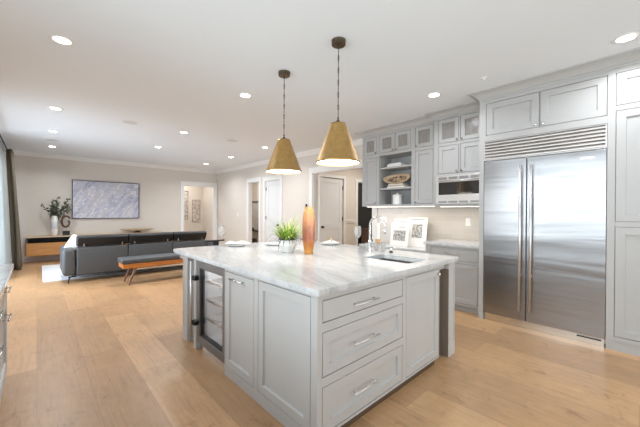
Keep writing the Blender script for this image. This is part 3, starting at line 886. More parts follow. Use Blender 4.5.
mb.box(UX + 0.021, 4.93, a0, a0 + t, ZB, ZT); mb.box(UX + 0.021, 4.93, a1 - t, a1, ZB, ZT); mb.box(UX + 0.021, 4.93, a0 + t, a1 - t, ZB, ZB + 0.028)
mb.box(UX + 0.021, 4.915, a0 + t, a1 - t, 2.366, 2.40)
obj('body', mb, 'cabinet_paint', c)
mb = MB(); mb.box(4.913, 4.93, a0 + t, a1 - t, ZB + 0.028, ZT - 0.02); obj('back_panel', mb, 'shelf_interior', c)
for z in (1.765, 2.135):
    mb = MB(); mb.box(UX + 0.005, 4.912, a0 + t + 0.001, a1 - t - 0.001, z - 0.014, z + 0.014); obj('shelf', mb, 'cabinet_paint', c)
glass_door(f, og[0], c, (2.91, 2.44)); glass_door(f, og[1], c, (2.98, 2.44))
c = cab('wall_cabinet', 'grey wall cabinet with one glass door, between open shelves and microwave cabinet', (4.7, 2.39, ZB))
o1, o2 = (2.245, 2.560, 2.405, 2.740), (2.245, 2.560, 1.485, 2.355)
mb = MB(); face_frame(mb, f, 2.181, 2.600, ZB, ZT, [o1, o2], 0.021); hollow_body(mb, 2.181, 2.600); obj('body', mb, 'cabinet_paint', c)
glass_door(f, o1, c, (2.535, 2.435)); d = obj('door', shaker(f, *P(o2)), 'cabinet_paint', c); obj('knob', knob_mb(f, 2.535, 1.515), 'cooler_frame', d, smooth=True)
# cabinet crown, stepping with the cabinet depths
cp = [(0, 2.755), (0.008, 2.755), (0.008, 2.778), (0.018, 2.782), (0.030, 2.800), (0.055, 2.825), (0.090, 2.842), (0.112, 2.846), (0.118, H), (0, H)]
mb = MB()
mb.sweep([(FXF, -0.92), (FXF, 1.42), (MX, 1.42), (MX, 2.18), (UX, 2.18), (UX, 3.66), (XW, 3.66)], cp)
mb.sweep([(FXF, -0.92), (FXF, 1.42), (MX, 1.42), (MX, 2.18), (UX, 2.18), (UX, 3.66), (XW, 3.66)], [(0, 2.72 + 0.035), (0.006, 2.755), (0.006, 2.768), (0, 2.77)]) if False else None
struct('trim_9', mb, 'cabinet_paint')
# light rail and LED strips under the wall cabinets
for (nm, lab, x, a0, a1, zb, pw) in (('led_strip', 'warm light strip under the long row of wall cabinets', UX + 0.06, 2.25, 3.60, ZB, 3.2), ('led_strip', 'warm light strip under the microwave cabinet', MX + 0.06, 1.50, 2.12, 1.445, 1.8)):
    t_ = thing(nm, lab, 'light', (x + 0.02, (a0 + a1) / 2, zb - 0.012), 'under-cabinet lights')
    mb = MB(); mb.box(x, x + 0.04, a0, a1, zb - 0.010, zb); hs = obj('housing', mb, 'trim_paint', t_)
    mb = MB(); mb.box(x + 0.006, x + 0.034, a0 + 0.01, a1 - 0.01, zb - 0.013, zb - 0.010); obj('diffuser', mb, 'strip_glow', t_)
    area('strip_light', (0, 0, -0.006), (0, 0, 0), 0.03, a1 - a0, pw, (1.0, 0.9, 0.78), t_)

# base cabinet, right part
BX = 4.19; f = fx(BX)
bc = cab('base_cabinet', 'grey base cabinet with one drawer and one door beside the refrigerator', (4.5, 1.8, 0))
o1, o2 = (1.448, 2.10, 0.685, 0.848), (1.448, 1.98, 0.115, 0.655)
mb = MB(); face_frame(mb, f, 1.421, 2.18, 0.09, 0.878, [o1, o2], 0.021); mb.box(BX + 0.021, 4.93, 1.421, 2.18, 0.09, 0.878)
obj('body', mb, 'cabinet_paint', bc)
mb = MB(); mb.box(BX + 0.06, 4.9, 1.421, 2.18, 0, 0.09); obj('toe_kick', mb, 'cabinet_paint', bc)
d = obj('drawer', slab_front(f, *P(o1)), 'cabinet_paint', bc, bevel=0.0015); obj('handle', bar_handle(f, 1.68, 1.88, 0.785, 0.785, 0.028), 'nickel', d, smooth=True)
d = obj('door', shaker(f, *P(o2)), 'cabinet_paint', bc); obj('knob', knob_mb(f, 1.94, 0.62), 'cooler_frame', d, smooth=True)
mb = MB(); mb.box(4.155, XW - 0.013, 1.421, 2.20, 0.878, 0.918)
tag(obj('counter_slab', mb, 'marble', bevel=0.005, segs=3), 'white marble slab on the base cabinet beside the refrigerator', 'countertop')
# desk-height section, left part
dc = cab('desk_base_cabinet', 'lower desk-height grey cabinet left of the raised counter, behind the island', (4.6, 2.88, 0))
f = fx(4.40)
oz = [(2.22, 2.88, 0.115, 0.70), (2.90, 3.55, 0.115, 0.70)]
mb = MB(); face_frame(mb, f, 2.182, 3.58, 0.09, 0.727, oz, 0.021); mb.box(4.421, 4.93, 2.182, 3.58, 0.09, 0.727); obj('body', mb, 'cabinet_paint', dc)
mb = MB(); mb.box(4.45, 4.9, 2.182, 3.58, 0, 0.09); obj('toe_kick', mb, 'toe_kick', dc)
for k, o in enumerate(oz):
    d = obj('door', shaker(f, *P(o)), 'cabinet_paint', dc); obj('knob', knob_mb(f, (2.84, 2.94)[k], 0.66), 'cooler_frame', d, smooth=True)
mb = MB(); mb.box(4.35, XW - 0.013, 2.202, 3.58, 0.727, 0.76)
mb2 = tag(obj('counter_slab', mb, 'marble', bevel=0.005, segs=3), 'lower white marble slab carrying the leaning prints and candle', 'countertop')

# items in the open shelves
mb = MB(); mb.box(4.60, 4.84, 2.86, 3.15, 2.149, 2.205); bk = tag(obj('storage_box', mb, 'white_ceramic', bevel=0.01, origin=(4.72, 3.0, 2.149)), 'flat white lidded box on the top open shelf', 'box')
mb = MB(); mb.box(4.62, 4.82, 2.88, 3.13, 2.205, 2.222); obj('lid', mb, 'porcelain', bk, bevel=0.006)
for k, (z0, z1, a0, a1, m_) in enumerate(((1.779, 1.803, 2.79, 3.14, 'paper'), (1.803, 1.826, 2.80, 3.12, 'pale_wood'), (1.826, 1.848, 2.82, 3.11, 'paper'))):
    b = thing('book', ('pale hardback book lying at the bottom of the stack under the carved bowl', 'tan book in the middle of the stack under the carved bowl', 'pale book lying topmost in the stack under the carved bowl')[k], 'book', (4.70, 2.95, z0), 'books stacked on the middle shelf')
    mb = MB(); mb.box(4.60, 4.82, a0, a1, z0 + 0.002, z1 - 0.002); obj('pages', mb, 'paper', b)
    mb = MB(); mb.box(4.597, 4.823, a0 - 0.003, a1 + 0.003, z0, z0 + 0.002); mb.box(4.597, 4.823, a0 - 0.003, a1 + 0.003, z1 - 0.002, z1); mb.box(4.594, 4.597, a0 - 0.003, a1 + 0.003, z0, z1)
    obj('cover', mb, m_, b)
bw = thing('carved_bowl', 'wide oval carved wooden bowl tipped forward on the middle open shelf', 'bowl', (4.72, 2.95, 1.849))
def oval_bowl(inner):
    mb = MB(); R = []
    rad = [0.0, 0.3, 0.6, 0.85, 1.0]; seg = 36
    return mb
mb = MB()
prof_out = [(0, 0.0), (0.12, 0.004), (0.20, 0.03), (0.262, 0.075), (0.275, 0.095)]
prof_rim = [(0.275, 0.095), (0.265, 0.100), (0.190, 0.080), (0.185, 0.072)]
mb.lathe(prof_out + prof_rim[1:], (0, 0, 0), 40, sx=0.42, sy=1.0, wob=lambda u, r: 0.028 * (r / 0.275) ** 2 * abs(math.sin(2 * PI * u)) ** 2)
TM = Matrix.Translation((4.70, 2.95, 1.885)) @ Matrix.Rotation(math.radians(-52), 4, 'Y')
bmesh.ops.transform(mb.bm, matrix=TM, verts=mb.bm.verts)
obj('rim', mb, 'pale_wood', bw, smooth=True)
mb = MB(); mb.lathe([(0.188, 0.078), (0.15, 0.045), (0.08, 0.02), (0, 0.012)], (0, 0, 0), 40, sx=0.42, sy=1.0, wob=lambda u, r: 0.028 * (r / 0.275) ** 2 * abs(math.sin(2 * PI * u)) ** 2)
bmesh.ops.transform(mb.bm, matrix=TM, verts=mb.bm.verts)
obj('carved_inside', mb, 'carved_wood', bw, smooth=True)
mb = MB(); mb.lathe([(0, 0), (0.080, 0), (0.085, 0.006), (0.085, 0.145), (0.083, 0.15), (0.076, 0.15)], (4.68, 2.975, 1.483), 28)
cn = tag(obj('canister', mb, 'porcelain', smooth=False, origin=(4.68, 2.975, 1.483)), 'white ceramic canister on the lowest open shelf', 'canister')
mb = MB(); mb.lathe([(0.086, 0.15), (0.088, 0.153), (0.088, 0.172), (0.075, 0.180), (0.018, 0.184), (0.016, 0.195), (0.02, 0.205), (0.012, 0.213), (0, 0.214)], (4.68, 2.975, 1.483), 28); obj('lid', mb, 'porcelain', cn, smooth=True)

# leaning prints on the low counter
def leaning(name, label, a0, a1, z0, z1, xb, lean, mats, t=0.012, cat='print'):
    r = thing(name, label, cat, (xb, (a0 + a1) / 2, z0), 'white prints leaning on the backsplash')
    Mx = Matrix.Translation((xb, (a0 + a1) / 2, z0)) @ Matrix.Rotation(math.radians(lean), 4, 'Y')
    w, h = (a1 - a0) / 2, z1 - z0
    def put(nm, bx, m):
        mb = MB(); mb.box(*bx); bmesh.ops.transform(mb.bm, matrix=Mx, verts=mb.bm.verts); obj(nm, mb, m, r)
    put('board', (0, t, -w, w, 0, h), 'paper')
    for (nm, y0, y1, q0, q1, m) in mats: put(nm, (-0.002, 0, y0, y1, q0, q1), m)
leaning('framed_print', 'tall white print leaning at right with a grey building sketch', 2.46, 2.82, 0.761, 1.265, 4.72, 9, [('sketch', -0.10, 0.09, 0.15, 0.39, 'sketch_print'), ('caption_bar', -0.13, 0.13, 0.455, 0.475, 'nickel')])
leaning('framed_print', 'smaller white print in front with a grey town sketch', 2.74, 3.10, 0.761, 1.165, 4.63, 10, [('sketch', -0.12, 0.12, 0.09, 0.27, 'sketch_print'), ('caption_bar', -0.10, 0.10, 0.32, 0.345, 'nickel')])
leaning('framed_print', 'white print mostly hidden behind the smaller front print', 2.86, 3.16, 0.761, 1.235, 4.80, 9, [('caption_bar', -0.10, 0.10, 0.40, 0.44, 'nickel')])
# candle
cd = thing('pillar_candle', 'white pillar candle in a copper holder on the low counter', 'candle', (4.62, 3.35, 0.761))
mb = MB(); mb.lathe([(0, 0), (0.06, 0), (0.06, 0.008), (0.045, 0.02), (0.05, 0.07), (0.05, 0.09), (0, 0.09)], (4.62, 3.35, 0.761), 24); obj('holder', mb, 'tan_leaf', cd, smooth=True)
mb = MB(); mb.lathe([(0, 0.09), (0.042, 0.09), (0.042, 0.385), (0.038, 0.39), (0, 0.388)], (4.62, 3.35, 0.761), 24); obj('wax', mb, 'porcelain', cd)
mb = MB(); mb.tube([(4.62, 3.35, 1.148), (4.622, 3.35, 1.165)], 0.0015, 5); obj('wick', mb, 'black', cd)
# outlets
def outlet(x, y, z, label, w=0.075, h=0.12):
    mb = MB(); mb.box(x - 0.006, x, y - w / 2, y + w / 2, z - h / 2, z + h / 2)
    o = tag(obj('outlet_plate', mb, 'switch_plate', bevel=0.002, origin=(x, y, z)), label, 'outlet')
    m2 = MB(); m2.box(x - 0.0085, x - 0.006, y - w / 4, y + w / 4, z - h / 3, z + h / 3); obj('socket', m2, 'white_ceramic', o)
outlet(XW - 0.012, 1.86, 1.20, 'white outlet plate on the backsplash between microwave and counter')
outlet(XW - 0.012, 3.44, 1.20, 'white double outlet plate on the backsplash left of the prints', w=0.13)
outlet(XW, 9.35, 1.25, 'small white switch plate on the wall right of the far corner')
mb = MB(); mb.box(XW - 0.03, XW, 5.74, 5.79, 1.48, 1.54); tag(obj('wall_thermostat', mb, 'black', bevel=0.006), 'small black control on the wall left of the wide cased opening', 'thermostat')
mb = MB(); mb.box(XW - 0.035, XW, YB - 0.10, YB - 0.04, 2.56, 2.68); tag(obj('motion_sensor', mb, 'trim_paint', bevel=0.01), 'small white motion sensor high in the far wall corner', 'sensor')

# ------------------------------------------------------------ left counter run
lc = cab('perimeter_cabinet', 'pale base cabinet run cut off by the left edge of the photo', (-0.45, 0.9, 0))
LX = -0.17; f = fxp(LX); L0, L1 = -1.6, 3.39
mb = MB(); mb.box(XL + 0.002, LX - 0.021, L0, L1, 0.09, 0.878)
n = 7; ops = []; w = (L1 - L0) / n
for k in range(n):
    a0 = L0 + k * w + 0.02; a1 = L0 + (k + 1) * w - 0.02
    ops += [(a0, a1, 0.70, 0.85), (a0, a1, 0.12, 0.665)]
face_frame(mb, f, L0, L1, 0.09, 0.878, ops, 0.021); obj('body', mb, 'cabinet_paint', lc)
mb = MB(); mb.box(XL + 0.002, LX - 0.05, L0, L1 - 0.01, 0, 0.09); obj('toe_kick', mb, 'cabinet_paint', lc)
for k, o in enumerate(ops):
    ac = (o[0] + o[1]) / 2
    if k % 2 == 0:
        d = obj('drawer', slab_front(f, *P(o)), 'cabinet_paint', lc, bevel=0.0015)
        obj('handle', bar_handle(f, ac - 0.1, ac + 0.1, 0.785, 0.785), 'nickel', d, smooth=True)
    else:
        d = obj('drawer', shaker(f, *P(o)), 'cabinet_paint', lc)
        obj('handle', bar_handle(f, ac - 0.1, ac + 0.1, 0.59, 0.59), 'nickel', d, smooth=True)
mb = MB(); mb.box(XL + 0.002, -0.135, L0 - 0.01, L1 + 0.03, 0.879, 0.92)
tag(obj('counter_slab', mb, 'marble', bevel=0.005, segs=3), 'white marble slab cut off at the left edge of the photo', 'countertop')

# ------------------------------------------------------------ pendants
def pendant(x, y, label):
    r = thing('pendant_lamp', label, 'pendant lamp', (x, y, 1.775), 'brass cone pendants over the island')
    Z = 1.775
    mb = MB(); mb.lathe([(0.193, 0), (0.197, 0.004), (0.197, 0.014), (0.191, 0.018), (0.069, 0.340), (0.066, 0.350), (0.062, 0.350), (0.062, 0.345), (0.065, 0.338), (0.187, 0.018), (0.190, 0.0)], (x, y, Z), 48)
    sh = obj('lamp_shade', mb, 'antique_brass', r, smooth=False)
    for p in sh.data.polygons: p.use_smooth = True
    mb = MB(); mb.lathe([(0.188, 0.012), (0.066, 0.330), (0, 0.332)], (x, y, Z), 40); obj('liner', mb, 'white_ceramic', sh, smooth=True)
    mb = MB(); mb.lathe([(0, 0.345), (0.066, 0.345), (0.066, 0.352), (0.022, 0.358), (0.014, 0.375), (0.008, 0.385), (0, 0.387)], (x, y, Z), 24); obj('cap', mb, 'dark_bronze', r, smooth=True)
    mb = MB(); mb.lathe([(0, 0.008), (0.14, 0.008), (0.186, 0.010), (0.184, 0.014), (0, 0.014)], (x, y, Z), 32); obj('diffuser', mb, 'bulb_glow', r)
    mb = MB()
    z = 2.16; top = 2.8145
    segs = 6; L = (top - z) / segs
    for k in range(segs):
        a = z + k * L
        mb.tube([(x, y, a + 0.016), (x, y, a + L - 0.006)], 0.0035, 8)
        for q in range(2):
            zc = a + 0.004 + q * 0.012
            ax = (1, 0) if q else (0, 1)
            pts = [(x + ax[0] * 0.008 * math.cos(t), y + ax[1] * 0.008 * math.cos(t), zc + 0.010 * math.sin(t)) for t in [2 * PI * i / 10 for i in range(11)]]
            mb.tube(pts, 0.0022, 6, cap=False)
        mb.lathe([(0, 0), (0.006, 0), (0.006, 0.02), (0, 0.02)], (x, y, a + L - 0.022), 8)
    obj('rod_chain', mb, 'dark_bronze', r)
    mb = MB(); mb.lathe([(0, -0.02), (0.010, -0.018), (0.012, 0), (0.055, 0.002), (0.062, 0.008), (0.062, 0.036), (0.064, 0.040), (0.064, 0.0455)], (x, y, 2.8145), 32); obj('canopy', mb, 'dark_bronze', r)
    d = bpy.data.lights.new('pendant_light', 'SPOT'); d.energy = 6; d.color = (1, 0.93, 0.82); d.spot_size = math.radians(130); d.spot_blend = 0.6; d.shadow_soft_size = 0.12
    o = bpy.data.objects.new('pendant_light', d); COL.objects.link(o); o.parent = r; o.location = (0, 0, -0.01)
pendant(1.945, 1.845, 'brass cone pendant lamp hanging over the front of the island, nearer the sink')
pendant(1.96, 2.67, 'brass cone pendant lamp hanging farther away, above the grassy plant')

# ------------------------------------------------------------ recessed ceiling lights
cans = [
    (0.16, 3.54, 'recessed ceiling light near the top left of the photo, largest on the left'),
    (1.98, 3.55, 'recessed ceiling light just left of the farther brass pendant'),
    (3.73, 1.84, 'recessed ceiling light in front of the glass-door wall cabinets'),
    (3.71, 0.10, 'recessed ceiling light at the top right above the pantry doors'),
    (0.20, 5.96, 'recessed ceiling light second in the left row counted from the kitchen'),
    (0.22, 7.70, 'recessed ceiling light third in the left row, before the round grille'),
    (0.26, 9.54, 'recessed ceiling light last in the left row, by the far wall'),
    (2.06, 6.03, 'recessed ceiling light in the middle row above the dark bench'),
    (2.08, 7.82, 'recessed ceiling light in the middle row above the sofa'),
    (3.93, 9.51, 'recessed ceiling light in the right row closest to the far corner'),
    (3.92, 7.80, 'recessed ceiling light in the right row before the narrow bath doorway'),
    (3.92, 6.08, 'recessed ceiling light in the right row just left of the farther pendant shade'),
]
proto = None
for (x, y, lab) in cans:
    if proto is None:
        r = thing('recessed_light', lab, 'ceiling light', (x, y, H), 'recessed ceiling lights')
        mb = MB(); mb.lathe([(0.090, 0), (0.088, -0.005), (0.070, -0.007), (0.062, -0.004), (0.060, 0)], (x, y, H), 36); obj('trim_ring', mb, 'trim_paint', r, smooth=True)
        mb = MB(); mb.lathe([(0.061, -0.002), (0, -0.002)], (x, y, H), 32); obj('lens', mb, 'lamp_glow', r)
        CAN = area('can_light', (0, 0, -0.012), (0, 0, 0), 0.11, 0.11, 9.5, (0.93, 0.965, 1.0), r, 150, 'DISK')
        LIVING = CAN.data.copy(); LIVING.energy = 17
        proto = r
    else:
        r = copy_tree(proto); r.location = (x, y, H); r['label'] = lab
        if y > 5:   # the living room's lamps are turned up higher than the kitchen's
            for ch in bpy.data.objects:
                if ch.parent == r and ch.type == 'LIGHT': ch.data = LIVING
for (x, y, lab) in ((1.16, 6.0, 'faint round grille on the ceiling between the left and middle light rows'), (3.03, 5.98, 'faint round grille on the ceiling above and left of the farther pendant'), (0.24, 8.66, 'faint round grille on the ceiling between the last two left lights')):
    mb = MB(); mb.lathe([(0.11, 0), (0.11, -0.004), (0.10, -0.006), (0, -0.006)], (x, y, H), 32)
    tag(obj('ceiling_speaker', mb, 'vent_grey', origin=(x, y, H)), lab, 'speaker', 'round ceiling grilles')
mb = MB(); mb.lathe([(0.035, 0), (0.035, -0.006), (0.012, -0.010), (0.012, -0.022), (0, -0.024)], (3.66, 1.22, H), 20)
tag(obj('fire_sprinkler', mb, 'trim_paint', origin=(3.66, 1.22, H)), 'small white sprinkler on the ceiling above the fridge cabinet', 'sprinkler')

# ------------------------------------------------------------ things on the island
ZC = 0.92
# grassy plant
pp = thing('potted_grass', 'bright green grassy plant in a white faceted bowl on the island', 'plant', (1.925, 2.545, ZC))
mb = MB(); mb.lathe([(0, 0), (0.052, 0), (0.057, 0.006), (0.094, 0.075), (0.084, 0.128), (0.078, 0.128), (0.088, 0.075), (0.050, 0.012), (0, 0.012)], (1.925, 2.545, ZC), 9)
pot = obj('bowl', mb, 'porcelain', pp)
mb = MB(); mb.lathe([(0, 0.115), (0.079, 0.115), (0.080, 0.105)], (1.925, 2.545, ZC), 9); obj('soil', mb, 'dark_wood', pot)
def blade(mb, base, d, length, width, up, droop, n=7):
    d = Vector((math.cos(d), math.sin(d), 0)); side = Vector((-d.y, d.x, 0)); p = Vector(base); prev = None
    ang = up
    for k in range(n + 1):
        w = width * (1 - (k / n) ** 1.6) + 0.0004
        a = mb.bm.verts.new(p - side * w / 2); b = mb.bm.verts.new(p + side * w / 2 + Vector((0, 0, 0.0008)))
        if prev: mb.bm.faces.new((prev[0], prev[1], b, a))
        prev = (a, b)
        p = p + (d * math.cos(ang) + Vector((0, 0, 1)) * math.sin(ang)) * length / n
        ang -= droop / n
mb = MB()
for k in range(165):
    a = random.uniform(0, 2 * PI); r = random.uniform(0, 0.07)
    blade(mb, (1.925 + r * math.cos(a), 2.545 + r * math.sin(a), ZC + 0.12), a + random.uniform(-0.5, 0.5), random.uniform(0.17, 0.31), random.uniform(0.011, 0.017), random.uniform(0.5, 1.5), random.uniform(0.2, 1.2))
obj('grass', mb, 'lime_leaf', pp)
mb = MB()
for k in range(34):
    a = 2 * PI * k / 34 + random.uniform(-0.1, 0.1)
    blade(mb, (1.925 + 0.075 * math.cos(a), 2.545 + 0.075 * math.sin(a), ZC + 0.125), a, random.uniform(0.15, 0.24), 0.015, random.uniform(0.5, 0.95), random.uniform(2.0, 2.6), 10)
obj('drooping_blades', mb, 'dark_blade', pp)
# amber vase
mb = MB(); mb.lathe([(0, 0), (0.043, 0), (0.047, 0.006), (0.047, 0.04), (0.062, 0.12), (0.066, 0.20), (0.065, 0.34), (0.055, 0.42), (0.043, 0.455), (0.042, 0.475), (0.038, 0.475), (0.039, 0.455), (0.050, 0.42), (0.060, 0.33), (0.060, 0.12), (0.040, 0.02), (0, 0.02)], (2.000, 2.296, ZC), 12)
tag(obj('amber_vase', mb, 'amber_glass', origin=(2.000, 2.296, ZC)), 'tall faceted amber glass vase standing on the island beside the plant', 'vase')
# place settings
def napkin_mb(cx, cy, z, w, d, rz, hgt=0.02, seed=0):
    mb = MB(); n = 18; g = []
    for i in range(n + 1):
        row = []
        for j in range(n + 1):
            u, v = i / n - 0.5, j / n - 0.5
            x, y = u * w, v * d
            hh = hgt * (0.35 + 0.65 * abs(math.sin(u * 5 + seed + 1.6 * v))) * (1 - (2 * v) ** 4) * (1 - (2 * u) ** 6) + 0.002
            xr = x * math.cos(rz) - y * math.sin(rz); yr = x * math.sin(rz) + y * math.cos(rz)
            row.append(mb.bm.verts.new((cx + xr, cy + yr, z + hh)))
        g.append(row)
    for i in range(n):
        for j in range(n): mb.bm.faces.new((g[i][j], g[i + 1][j], g[i + 1][j + 1], g[i][j + 1]))
    # underside
    r = bmesh.ops.extrude_face_region(mb.bm, geom=list(mb.bm.faces))
    for v in [q for q in r['geom'] if isinstance(q, bmesh.types.BMVert)]: v.co.z = z
    return mb
def plate(x, y, label, r=0.135):
    p = tag(obj('dinner_plate', (lambda m: (m.lathe([(0, 0), (r * 0.6, 0), (r * 0.66, 0.005), (r, 0.019), (r + 0.001, 0.022), (r * 0.97, 0.022), (r * 0.66, 0.010), (0, 0.009)], (x, y, ZC), 40), m)[1])(MB()), 'porcelain', smooth=True, origin=(x, y, ZC)), label, 'plate', 'plates set on the island')
    return p
plate(1.80, 3.42, 'white dinner plate at the far left of the island, holding a rumpled napkin')
tag(obj('cloth_napkin', napkin_mb(1.83, 3.45, ZC + 0.023, 0.30, 0.15, -0.75, 0.035, 0.3), 'napkin', smooth=True), 'rumpled white napkin on the plate at the far left of the island', 'napkin')
plate(2.22, 3.22, 'white dinner plate half hidden behind the grassy plant')
plate(2.80, 2.78, 'white dinner plate right of the amber vase, with a ringed napkin')
tag(obj('cloth_napkin', napkin_mb(2.80, 2.78, ZC + 0.023, 0.19, 0.09, -0.4, 0.03, 1.2), 'napkin', smooth=True), 'white napkin on the plate right of the amber vase', 'napkin')
mb = MB()
pts = [(2.80 + 0.028 * math.cos(t) * 0.4, 2.78 + 0.030 * math.cos(t), ZC + 0.056 + 0.030 * math.sin(t)) for t in [2 * PI * i / 24 for i in range(25)]]
mb.tube(pts, 0.006, 8, cap=False); tag(obj('napkin_ring', mb, 'tan_leaf', smooth=True), 'tan napkin ring on the plate right of the amber vase', 'napkin ring')
def wineglass(x, y, label):
    mb = MB(); mb.lathe([(0, 0.002), (0.034, 0.001), (0.035, 0.003), (0.006, 0.007), (0.0035, 0.015), (0.0035, 0.085), (0.010, 0.095), (0.030, 0.115), (0.040, 0.145), (0.040, 0.175), (0.034, 0.225), (0.0325, 0.225), (0.038, 0.175), (0.038, 0.145), (0.028, 0.117), (0.006, 0.099), (0, 0.098)], (x, y, ZC), 32)
    bmesh.ops.scale(mb.bm, vec=(1.1, 1.1, 1.14), space=Matrix.Translation((-x, -y, -ZC)), verts=mb.bm.verts)
    tag(obj('wine_glass', mb, 'stemware', smooth=True, origin=(x, y, ZC)), label, 'wine glass', 'wine glasses on the island')
wineglass(1.66, 3.555, 'empty stemmed wine glass at the far left end of the island')
wineglass(2.82, 2.34, 'empty stemmed wine glass between the ringed plate and the faucet')
# small things by the faucet
def tumbler(x, y, label, h=0.085, r=0.03):
    mb = MB(); mb.lathe([(0, 0), (r * 0.8, 0), (r, h), (r - 0.002, h), (r * 0.8 - 0.003, 0.008), (0, 0.008)], (x, y, ZC), 24)
    tag(obj('glass_tumbler', mb, 'stemware', smooth=True, origin=(x, y, ZC)), label, 'tumbler', 'clear tumblers by the faucet')
tumbler(2.66, 2.06, 'clear tumbler directly behind the chrome faucet')
tumbler(2.76, 2.02, 'clear tumbler in the middle between faucet and soap pump')
tumbler(2.72, 1.90, 'clear tumbler in front, closest to the soap pump')
sp = thing('soap_pump', 'small chrome soap pump with black collar right of the faucet', 'soap dispenser', (2.72, 1.80, ZC))
mb = MB(); mb.lathe([(0, 0), (0.02, 0), (0.02, 0.012), (0, 0.012)], (2.72, 1.80, ZC), 20); obj('collar', mb, 'black', sp)
mb = MB(); mb.lathe([(0, 0.012), (0.012, 0.012), (0.010, 0.05), (0, 0.05)], (2.72, 1.80, ZC), 16); mb.tube([(2.72, 1.80, ZC + 0.052), (2.72, 1.735, ZC + 0.056)], 0.005, 8); obj('nozzle', mb, 'chrome', sp, smooth=True)

# bar stool tucked at the far side
st = thing('bar_stool', 'black bar stool with low curved back tucked behind the island', 'stool', (1.73, 3.98, 0))
mb = MB(); mb.lathe([(0, 0.635), (0.18, 0.635), (0.195, 0.65), (0.195, 0.675), (0.175, 0.69), (0, 0.692)], (1.73, 3.98, 0), 28); obj('seat', mb, 'black', st, smooth=True)
mb = MB(); arcp = [(1.73 + 0.19 * math.sin(t), 3.98 - 0.12 * math.cos(t), 0.955) for t in [-0.75 + 1.5 * i / 10 for i in range(11)]]
for a, b in zip(arcp, arcp[1:]): pass
mb.tube(arcp, 0.012, 8); obj('backrest', mb, 'black', st, smooth=True)
mb = MB(); mb.box(1.69, 1.77, 3.855, 3.875, 0.66, 0.955); obj('back_post', mb, 'black', st)
for sx in (-1, 1):
    for sy in (-1, 1):
        mb = MB(); mb.tube([(1.73 + sx * 0.13, 3.98 + sy * 0.13, 0.64), (1.73 + sx * 0.19, 3.98 + sy * 0.19, 0)], 0.013, 8); obj('leg', mb, 'black', st)
mb = MB(); q = [(1.73 + 0.175 * sx, 3.98 + 0.175 * sy, 0.22) for sx, sy in ((-1, -1), (1, -1), (1, 1), (-1, 1), (-1, -1))]
mb.tube(q, 0.008, 8); obj('footrest', mb, 'black', st)

# ------------------------------------------------------------ living room
# sofa (its back faces the kitchen)
SY = 7.17
sf = thing('leather_sofa', 'long dark grey leather sofa seen from behind with folded headrests', 'sofa', (1.75, 7.7, 0))
SX0, SX1 = 0.34, 3.17
def soft(name, bx, mat, parent, bev=0.03, segs=4):
    mb = MB(); mb.box(*bx); return obj(name, mb, mat, parent, bevel=bev, segs=segs, smooth=True)
soft('base', (SX0 + 0.16, SX1 - 0.16, SY + 0.04, SY + 0.98, 0.13, 0.30), 'dark_leather', sf, 0.02)
soft('armrest', (SX0, SX0 + 0.19, SY + 0.01, SY + 1.0, 0.14, 0.635), 'grey_leather', sf, 0.055, 5)
soft('armrest', (SX1 - 0.19, SX1, SY + 0.01, SY + 1.0, 0.125, 0.635), 'grey_leather', sf, 0.055, 5)
xs = [SX0 + 0.195, 1.365, 2.22, SX1 - 0.195]
for a, b in zip(xs, xs[1:]):
    soft('back_panel', (a + 0.004, b - 0.004, SY, SY + 0.24, 0.14, 0.655), 'grey_leather', sf, 0.022)
    soft('seat_cushion', (a + 0.004, b - 0.004, SY + 0.25, SY + 0.97, 0.30, 0.44), 'grey_leather', sf, 0.04)
    # headrest, wedge in section leaning back
    mb = MB(); sec = [(SY + 0.02, 0.672), (SY + 0.24, 0.672), (SY + 0.235, 0.83), (SY + 0.13, 0.875), (SY - 0.03, 0.868), (SY - 0.065, 0.835), (SY - 0.03, 0.76)]
    ext = -0.0
    mb.extr([(a + 0.008, y, z) for y, z in sec], (b - a - 0.016, 0, 0))
    h = obj('headrest', mb, 'dark_leather', sf, bevel=0.02, segs=3, smooth=True)
    mb = MB()
    for xx in (a + 0.11, b - 0.11): mb.tube([(xx, SY + 0.02, 0.655), (xx, SY - 0.008, 0.70), (xx, SY - 0.002, 0.73)], 0.008, 8)
    obj('headrest_bracket', mb, 'bright_steel', h)
for x in (SX0 + 0.10, SX1 - 0.10):
    for y in (SY + 0.06, SY + 0.92):
        mb = MB(); mb.tube([(x + 0.05 * (1 if x < 1 else -1), y, 0.135), (x - 0.005, y, 0.10), (x - 0.02 * (1 if x < 1 else -1), y, 0.0 if y < 7.6 else 0.015)], 0.011, 8); mb.box(x - 0.02, x + 0.10, y - 0.012, y + 0.012, 0.108, 0.126)
        obj('leg', mb, 'black_metal', sf)
# white throw pillow at the left arm
mb = MB(); mb.box(-0.20, 0.20, -0.07, 0.07, 0, 0.40)
bmesh.ops.subdivide_edges(mb.bm, edges=mb.bm.edges, cuts=4, use_grid_fill=True)
for v in mb.bm.verts:
    k = (1 - (v.co.x / 0.2) ** 2 * 0.92) * (1 - ((v.co.z - 0.2) / 0.2) ** 2 * 0.92)
    v.co.y *= max(0.12, k)
bmesh.ops.transform(mb.bm, matrix=Matrix.Translation((0.50, SY + 0.42, 0.45)) @ Matrix.Rotation(math.radians(28), 4, 'Y'), verts=mb.bm.verts)
tag(obj('throw_pillow', mb, 'white_cloth', smooth=True, sub=1), 'white square pillow leaning at the left arm of the sofa', 'pillow')
